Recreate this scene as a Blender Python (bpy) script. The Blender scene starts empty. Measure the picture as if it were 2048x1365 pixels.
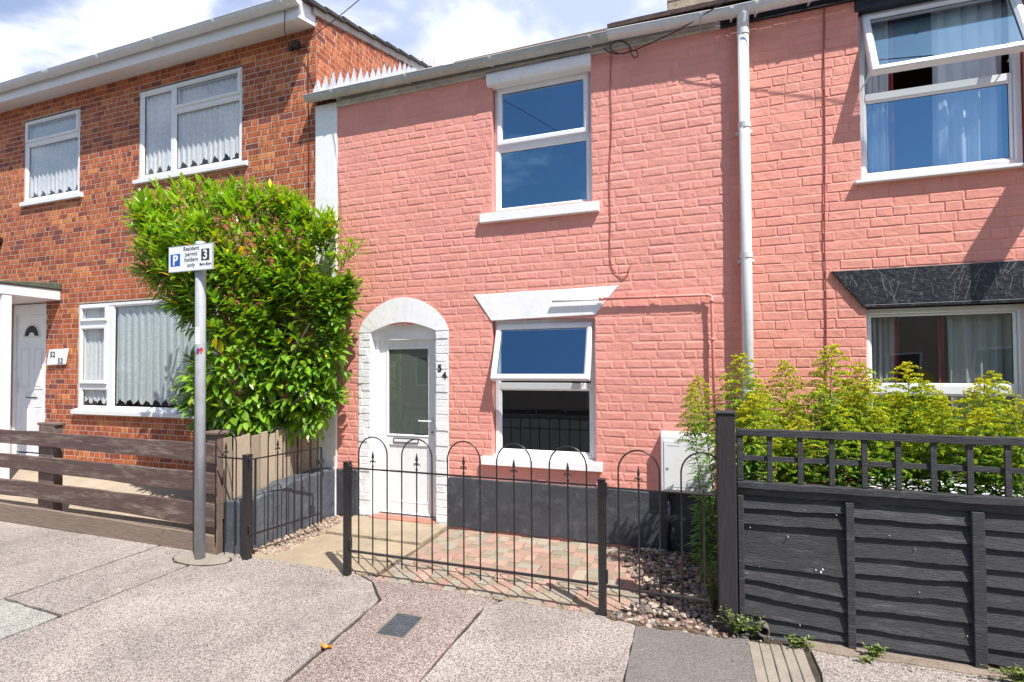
import bpy, math, random
import numpy as np
from mathutils import Vector, Matrix
R = math.radians
random.seed(7)
S = bpy.context.scene
COL = S.collection

# ------------------------------------------------------------------ camera
F, CX, CY, HC = 1032.04, 1024., 709.98, 1.75
_y, _p, _r = 0.33787, -0.02063, -0.00569
def _m3(a): return Matrix(a)
_Ry = _m3([[math.cos(_y), 0, math.sin(_y)], [0, 1, 0], [-math.sin(_y), 0, math.cos(_y)]])
_Rp = _m3([[1, 0, 0], [0, math.cos(_p), -math.sin(_p)], [0, math.sin(_p), math.cos(_p)]])
_Rr = _m3([[math.cos(_r), -math.sin(_r), 0], [math.sin(_r), math.cos(_r), 0], [0, 0, 1]])
CM = _Rr @ _Rp @ _Ry @ _m3([[1, 0, 0], [0, 0, -1], [0, 1, 0]])
cam_d = bpy.data.cameras.new('camera'); cam = bpy.data.objects.new('camera', cam_d); COL.objects.link(cam)
cam_d.sensor_width = 36; cam_d.lens = F / 2048 * 36
cam_d.shift_y = (CY - 682.5) / 2048
cam_d.clip_end = 500; cam_d.clip_start = .05
mw = Matrix.Identity(4)
for i in range(3):
    mw[i][0] = CM[0][i]; mw[i][1] = -CM[1][i]; mw[i][2] = -CM[2][i]
mw[2][3] = HC
cam.matrix_world = mw
S.camera = cam
def ray(u, v): return CM.transposed() @ Vector(((u - CX) / F, (v - CY) / F, 1))
def onY(u, v, Y):
    d = ray(u, v); return Vector((0, 0, HC)) + d * (Y / d.y)
def onZ(u, v, Z=0):
    d = ray(u, v); return Vector((0, 0, HC)) + d * ((Z - HC) / d.z)

# ------------------------------------------------------------------ world, sun, exposure
SUN = Vector((0.434, -0.323, 0.841)).normalized()
w = bpy.data.worlds.new('World'); S.world = w; w.use_nodes = True
nt = w.node_tree; nt.nodes.clear()
N = nt.nodes.new; L = nt.links.new
out = N('ShaderNodeOutputWorld'); bg = N('ShaderNodeBackground')
sky = N('ShaderNodeTexSky'); sky.sky_type = 'NISHITA'; sky.sun_disc = False
sky.sun_elevation = math.asin(SUN.z); sky.sun_rotation = math.atan2(SUN.x, SUN.y)
sky.air_density = 1.0; sky.dust_density = 0.6; sky.ozone_density = 1.5
tc = N('ShaderNodeTexCoord'); sep = N('ShaderNodeSeparateXYZ'); L(tc.outputs['Generated'], sep.inputs[0])
az = N('ShaderNodeMath'); az.operation = 'ADD'; az.inputs[1].default_value = .22; L(sep.outputs[2], az.inputs[0])
mx = N('ShaderNodeMath'); mx.operation = 'MAXIMUM'; mx.inputs[1].default_value = .05; L(az.outputs[0], mx.inputs[0])
dx = N('ShaderNodeMath'); dx.operation = 'DIVIDE'; L(sep.outputs[0], dx.inputs[0]); L(mx.outputs[0], dx.inputs[1])
dy = N('ShaderNodeMath'); dy.operation = 'DIVIDE'; L(sep.outputs[1], dy.inputs[0]); L(mx.outputs[0], dy.inputs[1])
cv = N('ShaderNodeCombineXYZ'); L(dx.outputs[0], cv.inputs[0]); L(dy.outputs[0], cv.inputs[1])
cn = N('ShaderNodeTexNoise'); cn.inputs['Scale'].default_value = 2.3; cn.inputs['Detail'].default_value = 8; cn.inputs['Roughness'].default_value = .55
cn.inputs['Distortion'].default_value = .25
L(cv.outputs[0], cn.inputs['Vector'])
yb = N('ShaderNodeMath'); yb.operation = 'MULTIPLY_ADD'; yb.inputs[1].default_value = .045; L(sep.outputs[1], yb.inputs[0]); L(cn.outputs['Fac'], yb.inputs[2])
cr = N('ShaderNodeValToRGB'); cr.color_ramp.elements[0].position = .485; cr.color_ramp.elements[1].position = .68
cr.color_ramp.interpolation = 'EASE'
L(yb.outputs[0], cr.inputs[0])
sb = N('ShaderNodeMixRGB'); sb.blend_type = 'MULTIPLY'; sb.inputs[0].default_value = 1; sb.inputs[2].default_value = (1.0, 1.0, 1.0, 1)
L(sky.outputs[0], sb.inputs[1])
# thin bright haze veil to the north (the sky in view), clear blue to the south
vr = N('ShaderNodeMapRange'); vr.inputs[1].default_value = .1; vr.inputs[2].default_value = .8; vr.inputs[3].default_value = 0; vr.inputs[4].default_value = .80
L(sep.outputs[1], vr.inputs[0])
vm = N('ShaderNodeMixRGB'); vm.inputs[2].default_value = (4.5, 5.1, 7.4, 1); L(vr.outputs[0], vm.inputs[0]); L(sb.outputs[0], vm.inputs[1])
cm_ = N('ShaderNodeMixRGB'); cm_.inputs[2].default_value = (8.2, 8.3, 8.8, 1)
L(cr.outputs[0], cm_.inputs[0]); L(vm.outputs[0], cm_.inputs[1])
L(cm_.outputs[0], bg.inputs['Color']); bg.inputs['Strength'].default_value = 0.1
L(bg.outputs[0], out.inputs[0])
sl = bpy.data.lights.new('sun', 'SUN'); sl.energy = 4.2; sl.angle = R(.5); sl.color = (1, .955, .89)
so = bpy.data.objects.new('sun', sl); COL.objects.link(so)
so.rotation_euler = (-SUN).to_track_quat('-Z', 'Y').to_euler(); so.location = (3, -3, 12)
S.view_settings.view_transform = 'Standard'; S.view_settings.look = 'None'
S.view_settings.exposure = 0.8; S.view_settings.gamma = 1
S.render.engine = 'CYCLES'
S.cycles.max_bounces = 8; S.cycles.transparent_max_bounces = 16

# ------------------------------------------------------------------ helpers
ORG = {}
def tag(o, label=None, cat=None, group=None, kind=None):
    if label: o['label'] = label
    if cat: o['category'] = cat
    if group: o['group'] = group
    if kind: o['kind'] = kind
    return o
def thing(name, loc, label, cat, group=None, rz=0):
    o = bpy.data.objects.new(name, None); COL.objects.link(o); o.location = loc; o.rotation_euler = (0, 0, rz)
    o.empty_display_size = .2
    ORG[o.name] = Vector(loc); return tag(o, label, cat, group)

class MB:
    def __init__(s): s.v = []; s.f = []; s.c = []; s.m = []; s.xf = None; s.col = (1, 1, 1); s.mi = 0
    def add(s, pts, faces, col=None, mi=None):
        b = len(s.v); col = col or s.col; mi = s.mi if mi is None else mi
        if s.xf is not None: pts = [s.xf @ Vector(p) for p in pts]
        s.v.extend([tuple(p) for p in pts])
        for f in faces: s.f.append([b + i for i in f]); s.c.append(col); s.m.append(mi)
    def box(s, x0, x1, y0, y1, z0, z1, col=None, mi=None, xf=None):
        p = [(x, y, z) for z in (z0, z1) for y in (y0, y1) for x in (x0, x1)]
        if xf is not None: p = [xf @ Vector(q) for q in p]
        s.add(p, [(0, 2, 3, 1), (4, 5, 7, 6), (0, 1, 5, 4), (2, 6, 7, 3), (0, 4, 6, 2), (1, 3, 7, 5)], col, mi)
    def prism(s, poly, y0, y1, col=None, mi=None, axis='y'):
        n = len(poly)
        a = sum(poly[i][0] * poly[(i + 1) % n][1] - poly[(i + 1) % n][0] * poly[i][1] for i in range(n))
        if a < 0: poly = poly[::-1]
        if axis == 'y':  # poly in (x,z); y0 front
            p = [(x, y0, z) for x, z in poly] + [(x, y1, z) for x, z in poly]
        elif axis == 'z': # poly in (x,y), y0 = top z, y1 = bottom z
            p = [(x, y, y0) for x, y in poly] + [(x, y, y1) for x, y in poly]
        else:            # poly in (y,z); extruded along x from y0 (high x) to y1
            p = [(y0, a_, b_) for a_, b_ in poly] + [(y1, a_, b_) for a_, b_ in poly]
        fs = [tuple(range(n)), tuple(range(2 * n - 1, n - 1, -1))]
        for i in range(n): j = (i + 1) % n; fs.append((i, n + i, n + j, j))
        s.add(p, fs, col, mi)
    def tube(s, pts, r, n=8, col=None, mi=None, caps=True):
        pts = [Vector(p) for p in pts]; k = len(pts)
        rr = r if isinstance(r, (list, tuple)) else [r] * k
        ring = []; up = None
        for i, p in enumerate(pts):
            d = (pts[min(i + 1, k - 1)] - pts[max(i - 1, 0)]).normalized()
            if up is None: up = Vector((0, 0, 1)) if abs(d.z) < .9 else Vector((1, 0, 0))
            a = d.cross(up)
            if a.length < 1e-4: a = d.orthogonal()
            a.normalize(); b = d.cross(a).normalized(); up = a.cross(d).normalized()
            for j in range(n):
                t = 2 * math.pi * j / n; ring.append(p + (a * math.cos(t) + b * math.sin(t)) * rr[i])
        fs = []
        for i in range(k - 1):
            for j in range(n):
                q = (j + 1) % n; fs.append((i * n + j, i * n + q, (i + 1) * n + q, (i + 1) * n + j))
        if caps: fs.append(tuple(range(n))[::-1]); fs.append(tuple((k - 1) * n + j for j in range(n)))
        s.add(ring, fs, col, mi)
    def rings(s, x0, x1, z0, z1, prof, col=None, mi=None):
        p = []; n = len(prof)
        for ins, y in prof:
            p += [(x0 + ins, y, z0 + ins), (x1 - ins, y, z0 + ins), (x1 - ins, y, z1 - ins), (x0 + ins, y, z1 - ins)]
        fs = []
        for i in range(n):
            a = i * 4; b = ((i + 1) % n) * 4
            for j in range(4):
                q = (j + 1) % 4; fs.append((a + j, a + q, b + q, b + j))
        s.add(p, fs, col, mi)
    def build(s, name, mats, parent=None, bevel=0, smooth=False, origin=None, segs=1, fixn=True):
        o_ = Vector(origin) if origin is not None else (ORG.get(parent.name, Vector()) if parent else Vector())
        me = bpy.data.meshes.new(name)
        vv = (np.array(s.v, dtype=float) - np.array(o_)) if s.v else np.zeros((0, 3))
        me.from_pydata(vv.tolist(), [], s.f)
        if not isinstance(mats, (list, tuple)): mats = [mats]
        for m in mats: me.materials.append(m)
        me.polygons.foreach_set('material_index', s.m)
        ca = me.color_attributes.new('Col', 'FLOAT_COLOR', 'CORNER')
        tot = np.array([len(f) for f in s.f]); cc = np.repeat(np.array([tuple(c) + (1,) for c in s.c], dtype=np.float32), tot, axis=0)
        ca.data.foreach_set('color', cc.ravel())
        if smooth: me.polygons.foreach_set('use_smooth', [True] * len(s.f))
        me.update()
        if fixn:
            import bmesh
            bm = bmesh.new(); bm.from_mesh(me); bmesh.ops.recalc_face_normals(bm, faces=bm.faces[:]); bm.to_mesh(me); bm.free()
        o = bpy.data.objects.new(name, me); COL.objects.link(o)
        if parent:
            o.parent = parent; ORG[o.name] = ORG.get(parent.name, Vector())
        elif origin is not None: o.location = o_; ORG[o.name] = o_
        if bevel:
            b = o.modifiers.new('bevel', 'BEVEL'); b.width = bevel; b.segments = segs; b.limit_method = 'ANGLE'; b.angle_limit = R(50)
        return o

# ------------------------------------------------------------------ materials
def nodes(name):
    m = bpy.data.materials.new(name); m.use_nodes = True; nt = m.node_tree
    b = nt.nodes['Principled BSDF']; return m, nt, b
def tex(nt, kind, scale, detail=4, rough=.5, dist=0, vec=None, sx=None):
    t = nt.nodes.new('ShaderNodeTex' + kind)
    t.inputs['Scale'].default_value = scale
    if kind == 'Noise':
        t.inputs['Detail'].default_value = detail; t.inputs['Roughness'].default_value = rough; t.inputs['Distortion'].default_value = dist
    if vec is None:
        c = nt.nodes.new('ShaderNodeTexCoord'); vec = c.outputs['Object']
    if sx:
        mp = nt.nodes.new('ShaderNodeMapping'); mp.inputs['Scale'].default_value = sx; nt.links.new(vec, mp.inputs[0]); vec = mp.outputs[0]
    nt.links.new(vec, t.inputs['Vector']); return t
def ramp(nt, src, stops, interp='LINEAR'):
    r = nt.nodes.new('ShaderNodeValToRGB'); r.color_ramp.interpolation = interp
    el = r.color_ramp.elements
    while len(el) < len(stops): el.new(.5)
    for e, (p, c) in zip(el, stops):
        e.position = p; e.color = (c, c, c, 1) if not isinstance(c, tuple) else c + (1,)
    nt.links.new(src, r.inputs[0]); return r.outputs[0]
def mix(nt, a, b, fac=.5, mode='MIX'):
    m = nt.nodes.new('ShaderNodeMixRGB'); m.blend_type = mode
    for i, x in ((0, fac), (1, a), (2, b)):
        if isinstance(x, (int, float)): m.inputs[i].default_value = x if i == 0 else (x, x, x, 1)
        elif isinstance(x, tuple): m.inputs[i].default_value = x + (1,)
        else: nt.links.new(x, m.inputs[i])
    return m.outputs[0]
def bump(nt, b, src, strength=.3, dist=.01, prev=None):
    n = nt.nodes.new('ShaderNodeBump'); n.inputs['Strength'].default_value = strength; n.inputs['Distance'].default_value = dist
    nt.links.new(src, n.inputs['Height'])
    if prev: nt.links.new(prev, n.inputs['Normal'])
    nt.links.new(n.outputs[0], b.inputs['Normal']); return n.outputs[0]
def attr(nt):
    a = nt.nodes.new('ShaderNodeAttribute'); a.attribute_name = 'Col'; return a.outputs['Color']

def m_paint(name, c, rough=.5, var=.12, scale=3, bs=.15, bscale=60, spec=.4, dirt=None, dirtamt=.3, usecol=False):
    """painted or plain surface with gentle mottling, optional dirt blotches"""
    m, nt, b = nodes(name)
    n = tex(nt, 'Noise', scale, 6, .6)
    lo = tuple(x * (1 - var) for x in c); hi = tuple(min(1, x * (1 + var * .6)) for x in c)
    col = ramp(nt, n.outputs['Fac'], [(.3, lo), (.7, hi)])
    if dirt:
        d = tex(nt, 'Noise', scale * 4.3, 8, .7, .4)
        f = ramp(nt, d.outputs['Fac'], [(.52, 0.0), (.72, dirtamt)])
        col = mix(nt, col, dirt, f)
    if usecol: col = mix(nt, col, attr(nt), 1.0, 'MULTIPLY')
    nt.links.new(col, b.inputs['Base Color'])
    b.inputs['Roughness'].default_value = rough; b.inputs['Specular IOR Level'].default_value = spec
    if bs: bump(nt, b, tex(nt, 'Noise', bscale, 6, .6).outputs['Fac'], bs, .01)
    return m

PINK = (.70, .222, .178)
def m_pinkbrick(name, c):
    m, nt, b = nodes(name)
    n = tex(nt, 'Noise', 1.1, 5, .6)
    col = ramp(nt, n.outputs['Fac'], [(.3, tuple(x * .92 for x in c)), (.7, tuple(min(1, x * 1.05) for x in c))])
    col = mix(nt, col, attr(nt), 1.0, 'MULTIPLY')
    s = tex(nt, 'Noise', 24, 4, .6)
    col = mix(nt, col, (.13, .06, .05), ramp(nt, s.outputs['Fac'], [(.725, 0.), (.745, .75)]))
    vs = tex(nt, 'Noise', 3.2, 6, .65, .3, sx=(2.6, 2.6, .45))
    col = mix(nt, col, (.50, .20, .17), ramp(nt, vs.outputs['Fac'], [(.56, 0.), (.74, .35)]))
    p = tex(nt, 'Noise', 5.5, 8, .75, 1.0)
    col = mix(nt, col, tuple(min(1, x * 1.25 + .06) for x in c), ramp(nt, p.outputs['Fac'], [(.66, 0.), (.76, .4)]))
    nt.links.new(col, b.inputs['Base Color']); b.inputs['Roughness'].default_value = .62; b.inputs['Specular IOR Level'].default_value = .3
    a = bump(nt, b, tex(nt, 'Noise', 14, 5, .6, .5).outputs['Fac'], .38, .025)
    bump(nt, b, tex(nt, 'Noise', 130, 4, .6).outputs['Fac'], .25, .004, a)
    return m
def m_redbrick():
    m, nt, b = nodes('red_brick')
    a = attr(nt)
    st = tex(nt, 'Noise', 30, 3, .5, .3, sx=(1.6, 1.6, .22))
    col = mix(nt, a, (.12, .035, .025), ramp(nt, st.outputs['Fac'], [(.5, 0.), (.6, .62)]))
    f = tex(nt, 'Noise', 70, 5, .7)
    col = mix(nt, col, ramp(nt, f.outputs['Fac'], [(.3, .72), (.7, 1.2)]), 1., 'MULTIPLY')
    nt.links.new(col, b.inputs['Base Color']); b.inputs['Roughness'].default_value = .8; b.inputs['Specular IOR Level'].default_value = .25
    bump(nt, b, f.outputs['Fac'], .5, .004)
    return m
def m_agg(name, light, dark, pos, scale=160, tone=.24):
    m, nt, b = nodes(name)
    v = tex(nt, 'Voronoi', scale); v.inputs['Randomness'].default_value = 1
    sepn = nt.nodes.new('ShaderNodeSeparateColor'); nt.links.new(v.outputs['Color'], sepn.inputs[0])
    mid = tuple((a + c) / 2 for a, c in zip(light, dark))
    c1 = ramp(nt, sepn.outputs[0], [(0, dark), (pos, mid), (pos + .12, light), (1, tuple(min(1, x * 1.1) for x in light))])
    edge = ramp(nt, v.outputs['Distance'], [(.25, 1.), (.7, .5)])
    c2 = mix(nt, c1, edge, .6, 'MULTIPLY')
    big = tex(nt, 'Noise', 1.2, 6, .65, .5)
    c2 = mix(nt, c2, ramp(nt, big.outputs['Fac'], [(.3, 1 - tone), (.7, 1 + tone)]), 1., 'MULTIPLY')
    st = tex(nt, 'Noise', 3.4, 9, .72, .8)
    c2 = mix(nt, c2, (.13, .10, .075), ramp(nt, st.outputs['Fac'], [(.56, 0.), (.78, .6)]))
    nt.links.new(c2, b.inputs['Base Color']); b.inputs['Roughness'].default_value = .8
    bump(nt, b, v.outputs['Distance'], .5, -.004)
    return m
def m_wood(name, c, grain=(1, 1, 12), var=.3, rough=.7, worn=None, wornamt=.5, scale=8, bs=.5, wpos=.55):
    m, nt, b = nodes(name)
    n = tex(nt, 'Noise', scale, 8, .65, .2, sx=grain)
    col = ramp(nt, n.outputs['Fac'], [(.3, tuple(x * (1 - var) for x in c)), (.72, tuple(x * (1 + var) for x in c))])
    if worn:
        d = tex(nt, 'Noise', 2.6, 10, .75, .3, sx=tuple(1 + (g - 1) * .35 for g in grain))
        col = mix(nt, col, worn, ramp(nt, d.outputs['Fac'], [(wpos, 0.), (wpos + .16, wornamt)]))
    col = mix(nt, col, attr(nt), 1., 'MULTIPLY')
    nt.links.new(col, b.inputs['Base Color']); b.inputs['Roughness'].default_value = rough; b.inputs['Specular IOR Level'].default_value = .35
    bump(nt, b, n.outputs['Fac'], bs, .008)
    return m
def m_glass(name, f0=.2, tint=(.80, .88, .90), rough=.0, obscure=0, gcol=(.38, .70, 1)):
    m = bpy.data.materials.new(name); m.use_nodes = True; nt = m.node_tree; nt.nodes.clear()
    o = nt.nodes.new('ShaderNodeOutputMaterial'); t = nt.nodes.new('ShaderNodeBsdfTransparent'); g = nt.nodes.new('ShaderNodeBsdfGlossy')
    t.inputs[0].default_value = tint + (1,); g.inputs['Roughness'].default_value = rough; g.inputs[0].default_value = gcol + (1,)
    lw = nt.nodes.new('ShaderNodeLayerWeight'); lw.inputs[0].default_value = .5
    pw_ = nt.nodes.new('ShaderNodeMath'); pw_.operation = 'POWER'; pw_.inputs[1].default_value = 4; nt.links.new(lw.outputs['Facing'], pw_.inputs[0])
    fr = nt.nodes.new('ShaderNodeMath'); fr.operation = 'MULTIPLY_ADD'; fr.inputs[1].default_value = 1 - f0; fr.inputs[2].default_value = f0; fr.use_clamp = True
    nt.links.new(pw_.outputs[0], fr.inputs[0])
    nz = tex(nt, 'Noise', 1.7, 2, .4); bp = nt.nodes.new('ShaderNodeBump'); bp.inputs['Strength'].default_value = .03; bp.inputs['Distance'].default_value = .05
    nt.links.new(nz.outputs['Fac'], bp.inputs['Height']); nt.links.new(bp.outputs[0], g.inputs['Normal'])
    mixs = nt.nodes.new('ShaderNodeMixShader')
    nt.links.new(fr.outputs[0], mixs.inputs[0])
    base = t.outputs[0]
    if obscure:
        d = nt.nodes.new('ShaderNodeBsdfDiffuse'); d.inputs[0].default_value = (.14, .17, .145, 1)
        ms = nt.nodes.new('ShaderNodeMixShader'); ms.inputs[0].default_value = obscure
        nt.links.new(t.outputs[0], ms.inputs[1]); nt.links.new(d.outputs[0], ms.inputs[2]); base = ms.outputs[0]
    nt.links.new(base, mixs.inputs[1]); nt.links.new(g.outputs[0], mixs.inputs[2]); nt.links.new(mixs.outputs[0], o.inputs[0])
    return m
def m_leaf(name, c1, c2, rough=.35, trans=.3, tcol=None, spec=.5):
    m, nt, b = nodes(name)
    a = attr(nt)
    n = tex(nt, 'Noise', 9, 3, .5)
    col = mix(nt, ramp(nt, n.outputs['Fac'], [(.3, c1), (.7, c2)]), a, 1., 'MULTIPLY')
    nt.links.new(col, b.inputs['Base Color']); b.inputs['Roughness'].default_value = rough; b.inputs['Specular IOR Level'].default_value = spec
    tr = nt.nodes.new('ShaderNodeBsdfTranslucent'); nt.links.new(mix(nt, col, tcol or (1.5, 1.5, .5), 1., 'MULTIPLY'), tr.inputs[0])
    ms = nt.nodes.new('ShaderNodeMixShader'); ms.inputs[0].default_value = trans
    o = nt.nodes['Material Output']; nt.links.new(b.outputs[0], ms.inputs[1]); nt.links.new(tr.outputs[0], ms.inputs[2]); nt.links.new(ms.outputs[0], o.inputs[0])
    return m
def m_lace(name, col=(.86, .88, .92), open_=.25):
    m = bpy.data.materials.new(name); m.use_nodes = True; nt = m.node_tree; nt.nodes.clear()
    o = nt.nodes.new('ShaderNodeOutputMaterial'); t = nt.nodes.new('ShaderNodeBsdfTransparent')
    d = nt.nodes.new('ShaderNodeBsdfDiffuse'); d.inputs[0].default_value = col + (1,)
    tl = nt.nodes.new('ShaderNodeBsdfTranslucent'); tl.inputs[0].default_value = col + (1,)
    ms0 = nt.nodes.new('ShaderNodeMixShader'); ms0.inputs[0].default_value = .25
    nt.links.new(d.outputs[0], ms0.inputs[1]); nt.links.new(tl.outputs[0], ms0.inputs[2])
    v = tex(nt, 'Voronoi', 16, sx=(1.6, 1, 1)); v.feature = 'DISTANCE_TO_EDGE'
    n = tex(nt, 'Noise', 22, 5, .7, 1.2)
    a = ramp(nt, v.outputs['Distance'], [(.02, 1.), (.2, .75)])
    b2 = ramp(nt, n.outputs['Fac'], [(.42, .62), (.56, 1.)])
    f = mix(nt, mix(nt, a, b2, .6), 1 - open_, .45)
    ms = nt.nodes.new('ShaderNodeMixShader'); nt.links.new(f, ms.inputs[0]); nt.links.new(t.outputs[0], ms.inputs[1]); nt.links.new(ms0.outputs[0], ms.inputs[2])
    nt.links.new(ms.outputs[0], o.inputs[0]); return m

M = {}
M['pink'] = m_pinkbrick('pink_paint', (.77, .33, .27))
M['pink2'] = m_pinkbrick('pink_paint_neighbour', (.77, .32, .25))
M['redbrick'] = m_redbrick()
M['mortar'] = m_paint('mortar', (.56, .41, .32), .9, .15, 8, .4, 120)
M['upvc'] = m_paint('white_plastic', (.81, .82, .84), .3, .03, 2, 0, spec=.5, dirt=(.45, .43, .40), dirtamt=.22)
M['white'] = m_paint('white_masonry_paint', (.87, .87, .88), .6, .05, 4, .15, 25, dirt=(.42, .38, .34), dirtamt=.25)
M['whitebrick'] = m_paint('white_painted_brick', (.85, .85, .86), .6, .06, 4, .6, 60, dirt=(.30, .28, .27), dirtamt=.4)
M['plinth'] = m_paint('dark_grey_render', (.058, .063, .076), .55, .3, 2.2, .5, 30, dirt=(.19, .19, .20), dirtamt=.42)
M['wallgrey'] = m_paint('grey_wall_render', (.085, .094, .112), .6, .35, 3.2, .9, 16, dirt=(.20, .21, .23), dirtamt=.5)
M['navy'] = m_paint('dark_fascia_paint', (.016, .017, .03), .45, .3, 5, .3, 40)
M['blacklintel'] = m_paint('black_lintel_paint', (.018, .019, .026), .42, .4, 6, .8, 34, dirt=(.33, .33, .35), dirtamt=.32)
M['gutter_old'] = m_paint('weathered_gutter', (.50, .52, .50), .42, .14, 2.5, .1, 40, dirt=(.20, .20, .17), dirtamt=.55)
M['gutter'] = m_paint('white_gutter', (.70, .72, .74), .35, .06, 3, 0, dirt=(.36, .34, .31), dirtamt=.3)
M['fascia_old'] = m_paint('weathered_fascia', (.52, .50, .47), .7, .25, 7, .7, 40, dirt=(.16, .13, .11), dirtamt=.7)
M['iron'] = m_paint('black_iron', (.016, .015, .017), .33, .3, 12, .1, 80, spec=.6)
M['galv'] = m_paint('galvanised_steel', (.40, .43, .45), .42, .15, 9, .12, 30, spec=.5, dirt=(.26, .28, .30), dirtamt=.5)
M['blackwood'] = m_wood('black_stained_timber', (.040, .040, .046), (2, 8, 22), .45, .6, worn=(.15, .145, .145), wornamt=.55, wpos=.54, scale=10, bs=.9)
M['blackpost'] = m_wood('black_stained_post', (.034, .030, .034), (14, 14, 1), .3, .6, worn=(.11, .10, .10), wornamt=.35)
M['brownwood'] = m_wood('brown_stained_timber', (.108, .066, .058), (1, 12, 16), .3, .6, worn=(.30, .24, .20), wornamt=.75, wpos=.50)
M['greywood'] = m_wood('bare_weathered_timber', (.22, .165, .13), (1, 12, 16), .3, .8, worn=(.36, .30, .25), wornamt=.6)
M['greypost'] = m_wood('weathered_post', (.17, .12, .10), (14, 14, 1), .35, .8, worn=(.34, .28, .24), wornamt=.6)
M['feather'] = m_wood('pale_feather_boards', (.44, .35, .26), (10, 12, 1), .2, .8, worn=(.30, .25, .19), wornamt=.5)
M['agg'] = m_agg('pale_aggregate', (.435, .385, .355), (.150, .115, .098), .42)
M['agg2'] = m_agg('brown_aggregate', (.44, .37, .345), (.145, .090, .073), .58)
M['aggpale'] = m_agg('grey_aggregate', (.45, .44, .40), (.17, .15, .125), .36)
M['asphalt'] = m_agg('asphalt', (.23, .205, .195), (.135, .118, .112), .5, 190, .12)
M['road'] = m_paint('road_asphalt', (.06, .06, .062), .85, .12, 3, .8, 200)
M['dirt'] = m_paint('joint_dirt', (.055, .045, .033), .95, .4, 14, .8, 60)
M['soil'] = m_paint('soil', (.13, .088, .06), .95, .4, 6, 1., 40, dirt=(.30, .22, .16), dirtamt=.6)
M['sandcon'] = m_paint('old_concrete', (.40, .33, .25), .9, .2, 3, .7, 50, dirt=(.20, .16, .12), dirtamt=.5)
M['dirtpale'] = m_paint('dusty_dirt', (.27, .215, .17), .95, .3, 7, .9, 60, dirt=(.12, .09, .07), dirtamt=.6)
M['flag'] = m_paint('sandstone_flag', (.36, .29, .205), .8, .22, 2.2, .8, 30, dirt=(.22, .17, .12), dirtamt=.6)
M['paver'] = m_paint('block_paver', (1, 1, 1), .85, .12, 18, .6, 90, dirt=(.3, .25, .2), dirtamt=.4, usecol=True)
M['pebble'] = m_paint('pebble', (1, 1, 1), .6, .2, 40, .3, 90, usecol=True)
M['concrete'] = m_paint('concrete', (.30, .26, .215), .9, .15, 6, .7, 70, dirt=(.17, .14, .11), dirtamt=.5)
M['tile'] = m_paint('roof_tile', (.20, .13, .11), .85, .25, 9, .6, 60, dirt=(.30, .31, .22), dirtamt=.5)
M['tiledark'] = m_paint('dark_roof_tile', (.05, .047, .045), .85, .3, 9, .6, 60, dirt=(.15, .16, .12), dirtamt=.5)
M['felt'] = m_paint('green_grey_roof_felt', (.10, .115, .085), .9, .3, 14, .9, 60, dirt=(.2, .22, .15), dirtamt=.5)
M['stone'] = m_paint('chimney_stone', (.42, .34, .26), .85, .25, 5, .8, 30, dirt=(.18, .13, .1), dirtamt=.6)
M['lead'] = m_paint('silver_painted_lead', (.52, .53, .57), .42, .25, 7, .5, 24, dirt=(.25, .26, .3), dirtamt=.5)
M['glass'] = m_glass('window_glass', .33)
M['glasslow'] = m_glass('ground_floor_glass', .13, gcol=(.85, .93, 1))
M['glassdoor'] = m_glass('obscured_door_glass', .10, obscure=.6, gcol=(.9, .95, 1))
M['glasslace'] = m_glass('clear_old_glass', .05, tint=(.95, .97, .97), gcol=(.9, .95, 1))
M['rubber'] = m_paint('dark_gasket', (.02, .02, .022), .6, 0, 2, 0)
M['room'] = m_paint('room_plaster', (.42, .39, .35), .9, .2, 1.5, 0)
M['roomfloor'] = m_paint('room_floor', (.14, .11, .09), .8, .2, 2, 0)
M['lace'] = m_lace('white_lace', (.97, .97, .99), .05); M['lace2'] = m_lace('pale_sheer_lace', (.80, .88, .90), .3)
M['curtain'] = m_paint('cream_curtain', (.56, .53, .50), .9, .1, 4, .2, 90)
M['curtainw'] = m_paint('white_lined_curtain', (.78, .78, .80), .9, .06, 4, .2, 90)
M['curtainred'] = m_paint('red_curtain_edge', (.42, .06, .06), .9, .1, 4, .2, 90)
M['signw'] = m_paint('sign_white', (.86, .87, .88), .35, .02, 4, 0)
M['signblue'] = m_paint('sign_blue', (.01, .10, .42), .4, .02, 4, 0)
M['signdark'] = m_paint('sign_dark', (.025, .025, .03), .4, .02, 4, 0)
M['castiron'] = m_paint('cast_iron_cover', (.065, .075, .088), .5, .25, 12, .5, 90, spec=.5, dirt=(.2, .19, .17), dirtamt=.4)
M['redtile'] = m_paint('red_quarry_tile', (.40, .17, .12), .75, .2, 9, .5, 60, dirt=(.45, .35, .28), dirtamt=.4)
M['leaf'] = m_leaf('laurel_leaf', (.165, .315, .018), (.225, .405, .03), .30, .30, (1.9, 1.7, .4), .5)
M['twig'] = m_paint('laurel_twig', (.10, .075, .04), .8, .3, 9, .4, 60)
M['bark'] = m_paint('laurel_bark', (.06, .042, .03), .85, .3, 9, .7, 60)
M['gleaf'] = m_leaf('goldenrod_leaf', (.12, .25, .045), (.19, .34, .08), .5, .3)
M['gstem'] = m_paint('goldenrod_stem', (.12, .13, .04), .7, .3, 9, 0)
M['gflower'] = m_leaf('goldenrod_flower', (.68, .62, .03), (.40, .54, .03), .7, .25, (1.2, 1.1, .6), .2)
M['weed'] = m_leaf('weed_leaf', (.11, .21, .05), (.2, .3, .1), .5, .25)
M['orangeleaf'] = m_leaf('dry_leaf', (.75, .33, .02), (.6, .2, .02), .45, .15)
M['cable'] = m_paint('dark_cable', (.03, .024, .024), .5, .2, 9, 0)
M['redcable'] = m_paint('painted_cable', (.34, .08, .065), .5, .2, 9, 0)
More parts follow.
